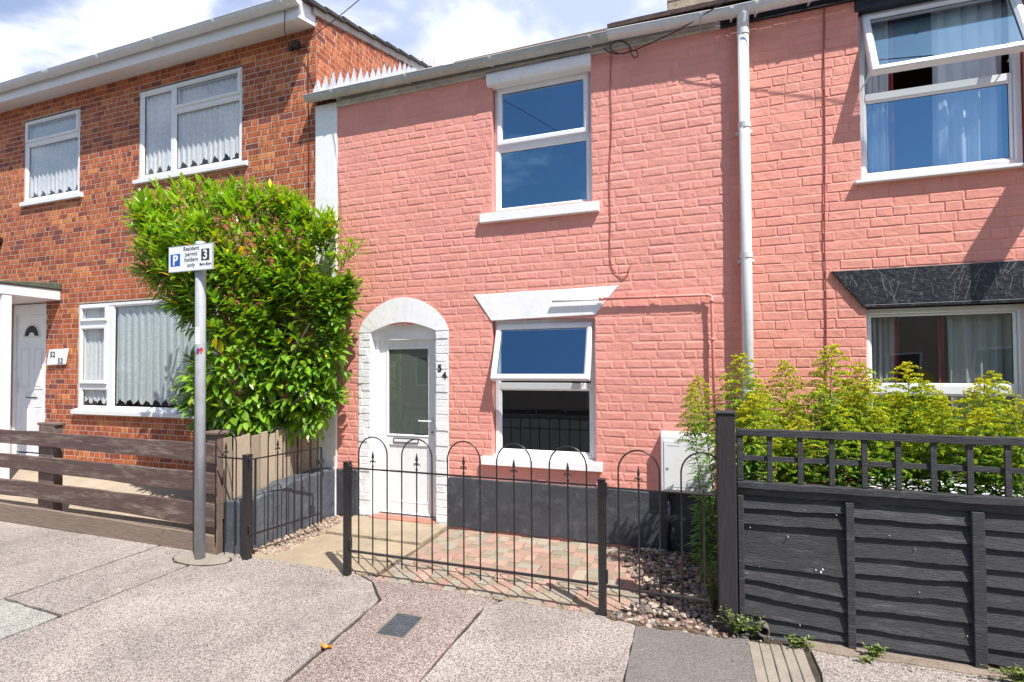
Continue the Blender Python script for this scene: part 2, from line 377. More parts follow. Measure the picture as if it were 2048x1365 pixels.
M['clay'] = m_paint('clay_pipe', (.16, .14, .13), .6, .3, 12, .4, 50)
M['metalw'] = m_paint('satin_metal', (.7, .71, .73), .25, .05, 3, 0, spec=.7)
M['yellow'] = m_paint('yellow_tape', (.7, .5, .05), .5, .1, 5, 0)

D = 5.076
def text(s, size, mat, parent, x, y, z, name='lettering', center=True, bold=.0, rot=0):
    cu = bpy.data.curves.new('t', 'FONT'); cu.body = s; cu.size = size; cu.extrude = .001; cu.offset = bold
    cu.align_x = 'CENTER' if center else 'LEFT'; cu.space_character = 1.07
    o = bpy.data.objects.new('t', cu); COL.objects.link(o); bpy.context.view_layer.update()
    me = bpy.data.meshes.new_from_object(o.evaluated_get(bpy.context.evaluated_depsgraph_get()))
    bpy.data.objects.remove(o)
    c, sn = math.cos(rot), math.sin(rot); og = ORG.get(parent.name, Vector())
    for v in me.vertices:
        a, b, t = v.co; v.co = Vector((x + a * c - b * sn, y - t, z + a * sn + b * c)) - og
    me.materials.clear(); me.materials.append(mat)
    q = bpy.data.objects.new(name, me); COL.objects.link(q); q.parent = parent; ORG[q.name] = og
    return q

# ------------------------------------------------------------------ ground
def struct(name, mb, mat, **k): return tag(mb.build(name, mat, **k), kind='structure')
g = MB(); g.box(-60, 60, -40, 60, -.6, -.15); struct('ground', g, M['soil'])
g = MB(); g.box(-60, 60, -7.0, 1.2, -.16, -.11); struct('road', g, M['road'])
g = MB(); g.box(-60, 60, 1.2, 1.34, -.3, .0); g.box(-60, 60, -7.14, -7.0, -.3, 0.); struct('kerb', g, M['concrete'], bevel=.015)
g = MB(); g.box(-60, 60, 1.34, 12, -.149, -.016); g.box(-60, 60, -8.9, -7.14, -.149, -.002); struct('pavement_base', g, M['dirt'])
def jitter_poly(poly, step=.12, amp=.004):
    o = []
    for i, a in enumerate(poly):
        b = poly[(i + 1) % len(poly)]; l = math.hypot(b[0] - a[0], b[1] - a[1]); n = max(1, int(l / step))
        for k in range(n):
            t = k / n; o.append((a[0] + (b[0] - a[0]) * t + random.uniform(-amp, amp), a[1] + (b[1] - a[1]) * t + random.uniform(-amp, amp)))
    return o
def slab(name, poly, mat, top=0., amp=.007, bev=.003, **k):
    g = MB(); g.prism(jitter_poly(poly, .1, amp), top, -.05, axis='z'); return struct(name, g, mat, bevel=bev, **k)
FY = 3.69
slab('pavement', [(-30, 1.35), (-6.13, 1.35), (-6.13, FY), (-30, FY)], M['agg'])
slab('pavement', [(-6.108, 1.35), (-4.982, 1.35), (-4.982, FY), (-6.108, FY)], M['agg'], top=.001)
slab('pavement', [(-4.952, 2.47), (-4.252, 2.43), (-4.252, FY), (-4.952, FY)], M['agg'], top=-.001)
slab('pavement', [(-4.952, 1.35), (-4.252, 1.35), (-4.252, 2.405), (-4.952, 2.445)], M['aggpale'], top=.001)
slab('pavement', [(-4.22, 1.35), (-2.106, 1.35), (-2.25, 3.35), (-2.485, 3.60), (-2.70, 3.70), (-3.95, 3.77), (-4.22, 3.75)], M['agg'])
slab('pavement', [(-2.08, 1.35), (-1.474, 1.35), (-1.464, 3.48), (-1.385, 3.62), (-1.5, 3.68), (-2.66, 3.71), (-2.46, 3.605), (-2.225, 3.35)], M['agg2'], top=-.002)
slab('pavement', [(-1.452, 1.35), (-.372, 1.35), (-.392, 3.58), (-.62, 3.64), (-1.355, 3.645), (-1.44, 3.48)], M['agg'], top=.001)
slab('pavement', [(-.366, 1.35), (.292, 1.35), (.312, 3.66), (-.386, 3.60)], M['asphalt'], top=-.001, amp=.003)
g = MB()
for i in range(5):
    a = .300 + i * .063; g.prism(jitter_poly([(a + .012, 1.35), (a + .0625 + .008, 1.35), (a + .0625, 3.60 + i * .012), (a + .004, 3.60 + i * .012)], .12, .0015), -.003 if i else .004, -.05, axis='z')
struct('pavement_channel', g, M['concrete'], bevel=.005)
slab('pavement', [(.64, 1.35), (8, 1.35), (8, FY + .02), (.66, FY - .02)], M['agg'])
# dirt strip along the foot of the fence
g = MB(); g.prism(jitter_poly([(.60, 3.60), (1.6, 3.63), (8, 3.62), (8, 3.74), (.55, 3.74)], .09, .015), .006, -.04, axis='z'); struct('dirt_strip', g, M['dirtpale'])
# gardens
g = MB(); p = [(-12, 3.70, .02), (-4.32, 3.70, .02), (-4.32, 5.2, .30), (-12, 5.2, .33), (-12, 3.70, -.1), (-4.32, 3.70, -.1), (-4.32, 5.2, -.1), (-12, 5.2, -.1)]
g.add(p, [(0, 1, 2, 3), (0, 4, 5, 1), (1, 5, 6, 2), (0, 3, 7, 4)]); struct('garden_ground', g, M['sandcon'])
g = MB(); g.prism([(-5.9, 3.95), (-4.9, 3.9), (-4.5, 4.2), (-4.7, 4.7), (-5.6, 4.9), (-6.3, 4.5)], .19, .1, axis='z')
g = MB(); g.box(-4.0, -2.5, 3.70, 5.2, -.05, -.012); g.box(-2.5, .22, 3.66, 5.2, -.05, -.012); g.box(.22, 6, 3.75, 5.2, -.05, .02); struct('garden_soil', g, M['soil'])
# flagstones
g = MB(); g.prism(jitter_poly([(-3.93, 3.74), (-2.78, 3.70), (-2.56, 3.73), (-2.53, 4.47), (-3.68, 4.47), (-3.70, 4.2)], .1, .006), .006, -.03, axis='z')
struct('garden_path', g, M['flag'], bevel=.005)
g = MB(); g.prism(jitter_poly([(-3.66, 4.49), (-2.53, 4.485), (-2.53, 5.06), (-3.72, 5.06)], .1, .008), .030, -.03, axis='z'); struct('garden_step', g, M['flag'], bevel=.006)
# block paving, herringbone
g = MB(); bl, bw = .205, .102
cols = [(.42, .265, .205), (.44, .29, .23), (.40, .25, .20), (.32, .285, .225), (.345, .31, .25), (.38, .32, .255), (.41, .28, .22)]
def herring(xa, xb, ya, yb):
    k = bw
    for r in range(-4, 40):
        for c in range(-60, 60):
            # horizontal brick occupies cells (c,r),(c+1,r) when (c - r) % 4 == 0; vertical cells (c,r),(c,r+1) when (c - r) % 4 == 3... 
            if (c - r) % 4 == 0: yield (xa + c * k, xa + (c + 2) * k, ya + r * k, ya + (r + 1) * k)
            if (c - r) % 4 == 2: yield (xa + c * k, xa + (c + 1) * k, ya + r * k, ya + (r + 2) * k)
for (x0, x1, y0, y1) in herring(-2.5, -.25, 3.66, 5.08):
    a, b = max(x0, -2.50), min(x1, -.46 + .12 * math.sin(y0 * 5)); c, d = max(y0, 3.655), min(y1, 5.06)
    if b - a < .03 or d - c < .03: continue
    cc = random.choice(cols); t = random.uniform(.85, 1.12); z = random.uniform(-.004, .002) - (.004 if a > -.7 else 0)
    e = .002; q = .006
    g.add([(a + e, c + e, -.02), (b - e, c + e, -.02), (b - e, d - e, -.02), (a + e, d - e, -.02), (a + e, c + e, z - q * .6), (b - e, c + e, z - q * .6), (b - e, d - e, z - q * .6), (a + e, d - e, z - q * .6),
           (a + q, c + q, z), (b - q, c + q, z), (b - q, d - q, z), (a + q, d - q, z)],
          [(0, 1, 5, 4), (1, 2, 6, 5), (2, 3, 7, 6), (3, 0, 4, 7), (4, 5, 9, 8), (5, 6, 10, 9), (6, 7, 11, 10), (7, 4, 8, 11), (8, 9, 10, 11)], tuple(v * t for v in cc))
g.box(-2.5, -.4, 3.66, 5.06, -.012, -.0085, (.30, .24, .17))
struct('block_paving', g, M['paver'], fixn=True)
# gravel
ICO = None
def pebbles(mb, pts, rmin, rmax, pal):
    t = (1 + 5 ** .5) / 2
    iv = [Vector(v).normalized() for v in ((-1, t, 0), (1, t, 0), (-1, -t, 0), (1, -t, 0), (0, -1, t), (0, 1, t), (0, -1, -t), (0, 1, -t), (t, 0, -1), (t, 0, 1), (-t, 0, -1), (-t, 0, 1))]
    fc = [(0, 11, 5), (0, 5, 1), (0, 1, 7), (0, 7, 10), (0, 10, 11), (1, 5, 9), (5, 11, 4), (11, 10, 2), (10, 7, 6), (7, 1, 8), (3, 9, 4), (3, 4, 2), (3, 2, 6), (3, 6, 8), (3, 8, 9), (4, 9, 5), (2, 4, 11), (6, 2, 10), (8, 6, 7), (9, 8, 1)]
    for x, y, z in pts:
        r = random.uniform(rmin, rmax); sx, sy, sz = random.uniform(.8, 1.5), random.uniform(.7, 1.1), random.uniform(.45, .8)
        a = random.uniform(0, 6.28); ca, sa = math.cos(a), math.sin(a); c = random.choice(pal); k = random.uniform(.75, 1.15)
        P = []
        for v in iv:
            q = v * random.uniform(.85, 1.1); px, py = q.x * sx * r, q.y * sy * r
            P.append((x + px * ca - py * sa, y + px * sa + py * ca, z + q.z * sz * r))
        mb.add(P, fc, tuple(u * k for u in c))
g = MB(); pal = [(.30, .20, .16), (.20, .13, .11), (.42, .33, .26), (.13, .10, .10), (.34, .22, .17), (.24, .22, .22), (.5, .42, .34)]
pts = []
for i in range(2300):
    x = random.uniform(-.60, .24); y = random.uniform(3.60, 5.05)
    if x < -.46 + .12 * math.sin(y * 5) + random.uniform(-.06, .02): continue
    pts.append((x, y, random.uniform(-.01, .022)))
pebbles(g, pts, .009, .028, pal)
pal2 = [(.42, .31, .24), (.34, .24, .18), (.52, .42, .34), (.28, .2, .15)]
pts = []
for i in range(2600):
    y = random.uniform(3.8, 5.05); x = random.uniform(-3.98, -3.66); pts.append((x, y, random.uniform(-.01, .012)))
pebbles(g, pts, .006, .016, pal2)
tag(g.build('gravel', M['pebble'], smooth=False, fixn=False), 'loose brown and buff pebbles over the garden beds', 'gravel', kind='stuff')
# pale soil and leaf litter spilled along the pavement edge by the bed
g = MB(); g.prism(jitter_poly([(-.60, 3.60), (-.38, 3.585), (.14, 3.60), (.14, 3.75), (-.60, 3.72)], .05, .02), .008, -.03, axis='z'); struct('soil_edge', g, M['soil'])

# manhole cover
mh = thing('drain_cover', (-1.89, 3.07, 0), 'small rectangular dark iron drain cover set in the brown strip of pavement', 'drain cover')
g = MB(); q = [(-1.985, 2.925), (-1.785, 2.935), (-1.80, 3.215), (-2.0, 3.215)]
g.prism(q, .003, -.03, axis='z'); g.build('cover_frame', M['castiron'], mh, bevel=.003)
g = MB()
for i in range(5):
    for j in range(8):
        if i in (2,) and j in (3, 4): continue
        u, v = (i + .5) / 5, (j + .5) / 8
        a = Vector(q[0]).lerp(Vector(q[1]), u * .86 + .07); b = Vector(q[3]).lerp(Vector(q[2]), u * .86 + .07); c = a.lerp(b, v * .9 + .05)
        g.box(c.x - .013, c.x + .013, c.y - .011, c.y + .011, .003, .0068)
g.build('raised_studs', M['castiron'], mh, bevel=.002)
g = MB(); g.prism(jitter_poly([(-2.012, 2.908), (-1.772, 2.913), (-1.785, 3.232), (-2.015, 3.232)], .04, .006), -.0005, -.02, axis='z'); g.build('mortar_bed', M['dirtpale'], mh)
# fallen leaf
g = MB(); c = onZ(653, 1295, .01)
P = []; fs = []
for i in range(7):
    t = i / 6 - .5; wd = .016 * math.sqrt(max(0.02, 1 - (2 * t) ** 2)); h = .012 + .018 * abs(t) * 2
    for s_ in (-1, 0, 1): P.append((c.x + t * .07, c.y + s_ * wd + t * .01, h * (.4 if s_ == 0 else 1)))
for i in range(6):
    for j in (0, 1): a = i * 3 + j; fs.append((a, a + 3, a + 4, a + 1))
g.add(P, fs, (1, .9, .8)); o = g.build('fallen_leaf', M['orangeleaf'], origin=c, fixn=False)
tag(o, 'curled orange dry leaf lying on the pale pavement', 'leaf'); s_ = o.modifiers.new('thick', 'SOLIDIFY'); s_.thickness = .0015

g = MB(); rn = random.Random(9); pl = []
for i in range(420):
    r1 = rn.random()
    if r1 < .45: x, y = rn.uniform(-4.2, -.4), rn.gauss(3.66, .035)
    elif r1 < .75: x, y = rn.uniform(.3, 2.2), rn.gauss(3.61, .04)
    else: x, y = rn.uniform(-6, 1.8), rn.uniform(2.0, 3.6)
    pl.append((x, min(y, 3.7), rn.uniform(.0, .004)))
pebbles(g, pl, .003, .008, [(.20, .14, .10), (.32, .25, .18), (.10, .08, .06), (.45, .38, .28)])
tag(g.build('grit', M['pebble'], fixn=False), 'loose grit and crumbs scattered along the pavement edge', 'grit', kind='stuff')
# ------------------------------------------------------------------ brick walls
def wall_mesh(x0, x1, z0, z1, holes, yf, depth, mb, col=(1, 1, 1), mi=0):
    xs = sorted(set([x0, x1] + [h[0] for h in holes] + [h[1] for h in holes])); zs = sorted(set([z0, z1] + [h[2] for h in holes] + [h[3] for h in holes]))
    xs = [x for x in xs if x0 <= x <= x1]; zs = [z for z in zs if z0 <= z <= z1]
    for i in range(len(xs) - 1):
        for j in range(len(zs) - 1):
            cx, cz = (xs[i] + xs[i + 1]) / 2, (zs[j] + zs[j + 1]) / 2
            if any(h[0] < cx < h[1] and h[2] < cz < h[3] for h in holes): continue
            a, b, c, d = xs[i], xs[i + 1], zs[j], zs[j + 1]
            mb.add([(a, yf, c), (b, yf, c), (b, yf, d), (a, yf, d)], [(0, 1, 2, 3)], col, mi)
            mb.add([(a, yf + depth, c), (b, yf + depth, c), (b, yf + depth, d), (a, yf + depth, d)], [(0, 3, 2, 1)], col, mi)
    for a, b, c, d in holes:
        y2 = yf + depth; c = max(c, z0)
        mb.add([(a, yf, c), (a, y2, c), (a, y2, d), (a, yf, d)], [(0, 1, 2, 3)], col, mi)
        mb.add([(b, yf, c), (b, y2, c), (b, y2, d), (b, yf, d)], [(3, 2, 1, 0)], col, mi)
        mb.add([(a, yf, d), (b, yf, d), (b, y2, d), (a, y2, d)], [(3, 2, 1, 0)], col, mi)
        mb.add([(a, yf, c), (b, yf, c), (b, y2, c), (a, y2, c)], [(0, 1, 2, 3)], col, mi)
def brickface(mb, x0, x1, z0, z1, holes, h, Ls, Lh, joint, proud, y, rnd, colf, mapf=None, mi=0, wob=.001, clip=None, bev=.003):
    """raised bricks in Flemish bond over the mortar plane at y (faces -Y unless mapf maps (x,z,out)->point)"""
    if mapf is None: mapf = lambda a, b, o: (a, y - o, b)
    nrow = int(math.ceil((z1 - z0) / h))
    for r in range(nrow):
        za, zb = z0 + r * h + joint / 2, min(z0 + (r + 1) * h - joint / 2, z1)
        if zb - za < .01: continue
        x = x0 - random.uniform(0, Ls) if rnd > .5 else x0 - (0 if r % 2 else (Ls / 2 + Lh / 2)); k = r
        seq = 0
        while x < x1:
            if rnd > .5: ln = Ls if random.random() < .62 else Lh
            else: ln = Ls if seq % 2 == 0 else Lh
            ln *= 1 + random.uniform(-.03, .03); seq += 1
            segs = [(max(x + joint / 2, x0), min(x + ln - joint / 2, x1))]; x += ln
            for hx0, hx1, hz0, hz1 in holes:
                if hz0 - joint < (za + zb) / 2 < hz1 + joint:
                    ns = []
                    for a, b in segs:
                        if b <= hx0 or a >= hx1: ns.append((a, b))
                        else:
                            if a < hx0: ns.append((a, hx0))
                            if b > hx1: ns.append((hx1, b))
                    segs = ns
            for a, b in segs:
                if b - a < .025: continue
                if clip and not clip((a + b) / 2, zb): continue
                p = proud * (random.uniform(.75, 1.2) if rnd < .5 or proud < .0034 else random.uniform(.35, 1.45)); c = colf()
                W = lambda: random.uniform(-wob, wob)
                wv = (lambda q_: wob * 1.3 * math.sin(q_ * 2.1 + r * .9)) if wob > .002 else (lambda q_: 0)
                A, B, C_, E = (a + W(), za + W() + wv(a)), (b + W(), za + W() + wv(b)), (b + W(), zb + W() + wv(b)), (a + W(), zb + W() + wv(a)); q = bev
                tl = [random.uniform(-.0007, .0007) for _ in range(4)]
                P = [mapf(*A, 0), mapf(*B, 0), mapf(*C_, 0), mapf(*E, 0), mapf(A[0] + q, A[1] + q, p + tl[0]), mapf(B[0] - q, B[1] + q, p + tl[1]), mapf(C_[0] - q, C_[1] - q, p + tl[2]), mapf(E[0] + q, E[1] - q, p + tl[3])]
                mb.add(P, [(0, 1, 5, 4), (1, 2, 6, 5), (2, 3, 7, 6), (3, 0, 4, 7), (4, 5, 6, 7)], c, mi)
def pinkcol():
    t = random.uniform(.95, 1.04); return (t, t * random.uniform(.98, 1.02), t * random.uniform(.98, 1.02))
def redcol():
    r = random.random()
    if r < .38: c = (.49, .135, .058)
    elif r < .66: c = (.55, .170, .070)
    elif r < .74: c = (.66, .245, .085)
    elif r < .92: c = (.38, .105, .058)
    else: c = (.24, .078, .062)
    t = random.uniform(.85, 1.15); return tuple(v * t for v in c)

# ------------------------------------------------------------------ windows
def xrot(Yp, zt, ang): # rotate about X axis through (Yp, zt), bottom swings to -Y
    return Matrix.Translation((0, Yp, zt)) @ Matrix.Rotation(-ang, 4, 'X') @ Matrix.Translation((0, -Yp, -zt))
def pane(parent, x0, x1, z0, z1, y, mat, xf=None, gas=.006):
    g = MB(); g.xf = xf
    g.rings(x0, x1, z0, z1, [(0, y - .002), (gas, y - .002), (gas, y + .004), (0, y + .004)], mi=1)
    g.add([(x0 + gas, y, z0 + gas), (x1 - gas, y, z0 + gas), (x1 - gas, y, z1 - gas), (x0 + gas, y, z1 - gas)], [(0, 1, 2, 3)], mi=0)
    return g.build('pane', [mat, M['rubber']], parent, fixn=False)
def window(house, x0, x1, z0, z1, y, bars, lights, fw=.05, glass=None, sill=None, mat=None, depth=.05):
    """frame part with sub-parts sash, pane, sill.  lights: (x0,x1,z0,z1,kind[,angle])"""
    mat = mat or M['upvc']; glass = glass or M['glass']
    g = MB(); g.rings(x0, x1, z0, z1, [(0, y + depth), (0, y), (fw - .012, y), (fw, y + .012), (fw, y + depth)])
    for b in bars:
        if b[0] == 'h': g.box(b[2], b[3], y + .002, y + depth - .002, b[1] - b[4] / 2, b[1] + b[4] / 2)
        else: g.box(b[1] - b[4] / 2, b[1] + b[4] / 2, y + .0035, y + depth - .0035, b[2], b[3])
    fr = g.build('window', mat, house, bevel=.003)
    for l in lights:
        a, b, c, d, kind = l[:5]
        if kind == 'fix':
            g = MB(); g.rings(a, b, c, d, [(0, y + .03), (0, y + .008), (.006, y + .008), (.018, y + .022), (.018, y + .03)])
            g.build('glazing_bead', mat, fr); pane(fr, a + .016, b - .016, c + .016, d - .016, y + .026, M['glasslow'] if (glass is M['glass'] and d < 2.3) else glass)
        else:
            ang = l[5] if len(l) > 5 else 0; sw = l[6] if len(l) > 6 else .058
            xf = xrot(y + .02, d, ang) if ang else None
            g = MB(); g.xf = xf
            g.rings(a, b, c, d, [(0, y + .04), (0, y - .016), (.008, y - .024), (sw - .018, y - .024), (sw, y - .008), (sw, y + .04)])
            g.build('sash', mat, fr, bevel=.002); pane(fr, a + sw - .002, b - sw + .002, c + sw - .002, d - sw + .002, y + .004, glass, xf)
            if ang: # stays
                for xx in (a + .03, b - .04):
                    g = MB(); p0 = Vector((xx, y + .03, c + .10)); p1 = xrot(y + .02, d, ang) @ Vector((xx, y + .02, c + .12)); g.tube([p0, p1], .006, 6); g.build('window_stay', M['metalw'], fr)
    if sill:
        sx0, sx1, sz0, sz1, proj, sm = sill; g = MB()
        g.add([(sx0, D - proj, sz0), (sx1, D - proj, sz0), (sx1, D - proj, sz1 - .006), (sx0, D - proj, sz1 - .006), (sx0, y + .03, sz0), (sx1, y + .03, sz0), (sx1, y + .03, sz1 + .02), (sx0, y + .03, sz1 + .02)],
              [(0, 1, 2, 3), (3, 2, 6, 7), (0, 4, 5, 1), (0, 3, 7, 4), (1, 5, 6, 2), (4, 7, 6, 5)])
        g.build('sill', sm, fr, bevel=.004)
    return fr
def drape(name, x0, x1, z0, z1, y, mat, label, group, folds=9, amp=.02, zig=0, cat='curtain', nz=14, seed=0, gap=None):
    rn = random.Random(seed + int(x0 * 100)); nx = folds * 10; g = MB(); P = []; fs = []
    ph = [rn.uniform(0, 6.28) for _ in range(4)]
    bot = []
    for i in range(nx + 1):
        u = i / nx; zz = z0
        if zig: k = (u * zig) % 1; zz = z0 + (x1 - x0) / zig * .5 * (1 - abs(2 * k - 1)) * rn.uniform(.8, 1.1)
        bot.append(zz)
    for j in range(nz + 1):
        t = j / nz
        for i in range(nx + 1):
            u = i / nx; x = x0 + (x1 - x0) * u
            yy = y + amp * (math.sin(u * folds * 6.28 + ph[0] + .6 * math.sin(t * 3 + ph[1])) + .45 * math.sin(u * folds * 13.7 + ph[2]))
            P.append((x + .006 * math.sin(t * 5 + u * 20), yy, z1 + (bot[i] - z1) * t))
    for j in range(nz):
        for i in range(nx): a = j * (nx + 1) + i; fs.append((a, a + 1, a + nx + 2, a + nx + 1))
    g.add(P, fs); o = g.build(name, mat, origin=((x0 + x1) / 2, y, z0), smooth=True, fixn=False)
    tag(o, label, cat, group); return o
def room(house, x0, x1, ya, yb, zlist):
    g = MB()
    g.add([(x0, yb, zlist[0]), (x1, yb, zlist[0]), (x1, yb, zlist[-1]), (x0, yb, zlist[-1])], [(0, 1, 2, 3)])
    for x in (x0, x1): g.add([(x, ya, zlist[0]), (x, yb, zlist[0]), (x, yb, zlist[-1]), (x, ya, zlist[-1])], [(0, 1, 2, 3)])
    for z in zlist: g.box(x0, x1, ya, yb, z - .1, z, mi=1)
    g.build('interior_walls', [M['room'], M['roomfloor']], house, fixn=False)
def gutter_bm(x0, x1, yc, zc, r, fall=0, n=10, th=.004):
    g = MB(); P = []; fs = []
    for x, z in ((x0, zc), (x1, zc + fall)):
        for rr in (r, r - th):
            for i in range(n + 1):
                t = math.pi * i / n; P.append((x, yc - math.cos(t) * rr, z - math.sin(t) * rr))
    m = n + 1
    for i in range(n):
        fs.append((i, i + 1, 2 * m + i + 1, 2 * m + i)); fs.append((m + i, 3 * m + i, 3 * m + i + 1, m + i + 1))
    fs.append((0, 2 * m, 3 * m, m)); fs.append((n, m + n, 3 * m + n, 2 * m + n))
    g.add(P, fs)
    for x, z in ((x0, zc), (x1, zc + fall)): g.add([(x, yc - math.cos(math.pi * i / n) * r, z - math.sin(math.pi * i / n) * r) for i in range(n + 1)], [tuple(range(n + 1))])
    g.tube([(x0, yc - r, zc), (x1, yc - r, zc + fall)], .006, 6)
    return g
def clip_bm(x, yc, zc, r, w=.03, back=.05):
    g = MB(); P = []; fs = []; n = 10
    for xx in (x - w / 2, x + w / 2):
        for i in range(n + 1): t = math.pi * i / n; P.append((xx, yc - math.cos(t) * (r + .007), zc - math.sin(t) * (r + .007)))
        for i in range(n + 1): t = math.pi * i / n; P.append((xx, yc - math.cos(t) * (r - .001), zc - math.sin(t) * (r - .001)))
    m = n + 1
    for i in range(n):
        fs += [(i, i + 1, 2 * m + i + 1, 2 * m + i), (i, m + i, m + i + 1, i + 1), (2 * m + i, 2 * m + i + 1, 3 * m + i + 1, 3 * m + i)]
    fs.append((0, 2 * m, 3 * m, m)); g.add(P, fs)
    g.box(x - w / 4, x + w / 4, yc + r * .6, yc + r + back, zc - .05, zc - .015)
    return g
def roof_bm(x0, x1, ya, za, yb, zb, course=.28, th=.03):
    """stepped tile courses from eaves (ya,za) to ridge (yb,zb)"""
    g = MB(); n = max(1, int(round(math.hypot(yb - ya, zb - za) / course))); d = Vector((0, yb - ya, zb - za)) / n; nn = Vector((0, -(zb - za), yb - ya)).normalized()
    wt = .30; nx = int((x1 - x0) / wt) + 1
    for i in range(n):
        a = Vector((0, ya, za)) + d * i; b = a + d * 1.08
        off = (i % 2) * wt / 2
        for k in range(-1, nx):
            xa, xb = max(x0, x0 + k * wt + off), min(x1, x0 + (k + 1) * wt + off - .004)
            if xb - xa < .02: continue
            t = th * random.uniform(.85, 1.2); sag = random.uniform(-.003, .004)
            P = [Vector((xa, *(a + nn * 0)[1:])), Vector((xb, *(a)[1:])), Vector((xb, *(b - nn * t * .5)[1:])), Vector((xa, *(b - nn * t * .5)[1:])),
                 Vector((xa, *(a + nn * (t + sag))[1:])), Vector((xb, *(a + nn * (t - sag))[1:])), Vector((xb, *(b + nn * t * .35)[1:])), Vector((xa, *(b + nn * t * .35)[1:]))]
            g.add(P, [(0, 3, 2, 1), (4, 5, 6, 7), (0, 1, 5, 4), (1, 2, 6, 5), (2, 3, 7, 6), (3, 0, 4, 7)])
    return g

# ================================================================== pink house 54
BX = .335   # party line between the pink houses
H54 = thing('terraced_house', (-2, D, 0), 'salmon pink painted brick terraced house numbered 54 with white arched doorway', 'house', 'houses of the terrace')
XL = -3.98
door_h = (-3.515, -2.665, -.05, 2.245); lw_h = (-2.010, -.912, .80, 2.235); uw_h = (-1.997, -.93, 3.355, 4.79)
holes = [door_h, lw_h, uw_h]
g = MB(); wall_mesh(XL, BX, -.05, 4.98, holes, D, .24, g, (.97, .97, .97))
brickface(g, XL, BX, .545, 4.90, holes + [(-3.672, -2.516, 0, 2.25)], .0835, .236, .118, .005, .0035, D, 1, pinkcol, wob=.0034, bev=.014)
g.build('wall', M['pink'], H54, fixn=False)
g = MB()
for a, b in ((XL, -3.672), (-2.516, BX)):
    n = 14; P = []; 
    top = [(a + (b - a) * i / n, .548 + .004 * math.sin(i * 1.7)) for i in range(n + 1)]
    bot = [(a + (b - a) * i / n, .012 + .012 * math.sin(i * 2.3)) for i in range(n + 1)]
    g.prism(top[::-1] + bot, D - .018, D + .01)
g.build('plinth', M['plinth'], H54, bevel=.008)
# white end pilaster
g = MB(); g.box(-4.285, -3.975, D - .022, D + .24, -.05, 4.905); pil = g.build('corner_pilaster', M['white'], H54, bevel=.006)
# white painted surround of the arched doorway
def arch(cx, a, z0, rise, n=22):  # shallow arch points left->right
    return [(cx - a * math.cos(math.pi * i / n), z0 + rise * math.sin(math.pi * i / n)) for i in range(n + 1)]
cx = -3.092
outer = [(-3.672, 2.02)] + [(-3.672 + (1.156) * i / 24, 2.16 + .365 * math.sin(math.pi * min(1, max(0, (i / 24)))) ** .72) for i in range(25)] + [(-2.516, 2.02)]
inner = [(-3.512 + .85 * i / 16, 2.14 + .105 * math.sin(math.pi * i / 16)) for i in range(17)]
g = MB()
# left/right jamb bands with brick relief, arch ring
for a, b in ((-3.672, -3.515), (-2.665, -2.516)):
    g.add([(a, D - .0045, -.02), (b, D - .0045, -.02), (b, D - .0045, 2.16), (a, D - .0045, 2.16)], [(0, 1, 2, 3)], mi=0)
    brickface(g, a, b, .04, 2.12, [], .0835, .236 if a < -3 else .3, .236, .009, .011, D, 1, lambda: (1, 1, 1), wob=.003, bev=.004)
    for e in (a, b): g.add([(e, D - .0045, -.02), (e, D + .01, -.02), (e, D + .01, 2.16), (e, D - .0045, 2.16)], [(0, 1, 2, 3)])
# inner reveals painted white
g.box(-3.517, -3.508, D - .004, D + .20, -.02, 2.2); g.box(-2.672, -2.663, D - .004, D + .20, -.02, 2.2)
g.build('door_surround', M['whitebrick'], H54, fixn=True)
g = MB()
no = 30
for i in range(no):
    def po(t):
        x = -3.672 + 1.156 * t; return (x, 2.14 + .385 * math.sin(math.pi * t) ** .62)
    def pi_(t):
        x = -3.515 + .85 * t; return (x, 2.14 + .105 * math.sin(math.pi * t))
    t0, t1 = i / no, (i + 1) / no; pr_ = .010 + random.uniform(-.0015, .0015)
    A, B, C_, E = pi_(t0), pi_(t1), po(t1), po(t0); y0 = D - pr_; y1 = D + .12
    g.add([(A[0], y0, A[1]), (B[0], y0, B[1]), (C_[0], y0, C_[1]), (E[0], y0, E[1]), (A[0], y1, A[1]), (B[0], y1, B[1]), (C_[0], y1 - .11, C_[1]), (E[0], y1 - .11, E[1])],
          [(0, 1, 2, 3), (0, 4, 5, 1), (3, 2, 6, 7)])
# fill behind the arch down to the frame head
g.prism([(-3.512, 2.05), (-2.668, 2.05)] + inner[::-1], D + .06, D + .12)
g.build('door_arch', M['white'], H54, fixn=True)
# white flat arch over lower window
g = MB()
top = [(-2.212, 2.508)] + [(-2.212 + 1.538 * i / 8, 2.508 + .012 * i / 8 + random.uniform(-.004, .004)) for i in range(1, 8)] + [(-.674, 2.52)]
g.prism([(-2.012, 2.222), (-.911, 2.244)] + top[::-1], D - .012, D + .13)
g.build('window_lintel', M['white'], H54, bevel=.006)
# rounded board over upper window
g = MB(); n = 8
prof = [(D + .1, 4.715), (D - .03, 4.715)] + [(D - .055 - .018 * math.sin(math.pi * i / n), 4.72 + .12 * i / n) for i in range(n + 1)] + [(D + .1, 4.855)]
g.prism(prof, -.925, -2.035, axis='x'); g.build('window_head_board', M['white'], H54, bevel=.004)
yw = D + .075
window(H54, -2.0, -.925, .80, 2.225, yw, [('h', 1.535, -1.955, -.970, .065)],
       [(-1.95, -.975, .85, 1.505, 'fix'), (-1.975, -.948, 1.565, 2.175, 'sash', R(19))], sill=(-2.118, -.848, .710, .793, .055, M['white']))
window(H54, -1.99, -.94, 3.37, 4.735, yw, [('h', 4.085, -1.945, -.985, .06)],
       [(-1.945, -.985, 3.42, 4.055, 'fix'), (-1.96, -.965, 4.105, 4.72, 'sash')], sill=(-2.122, -.857, 3.262, 3.358, .06, M['white']))
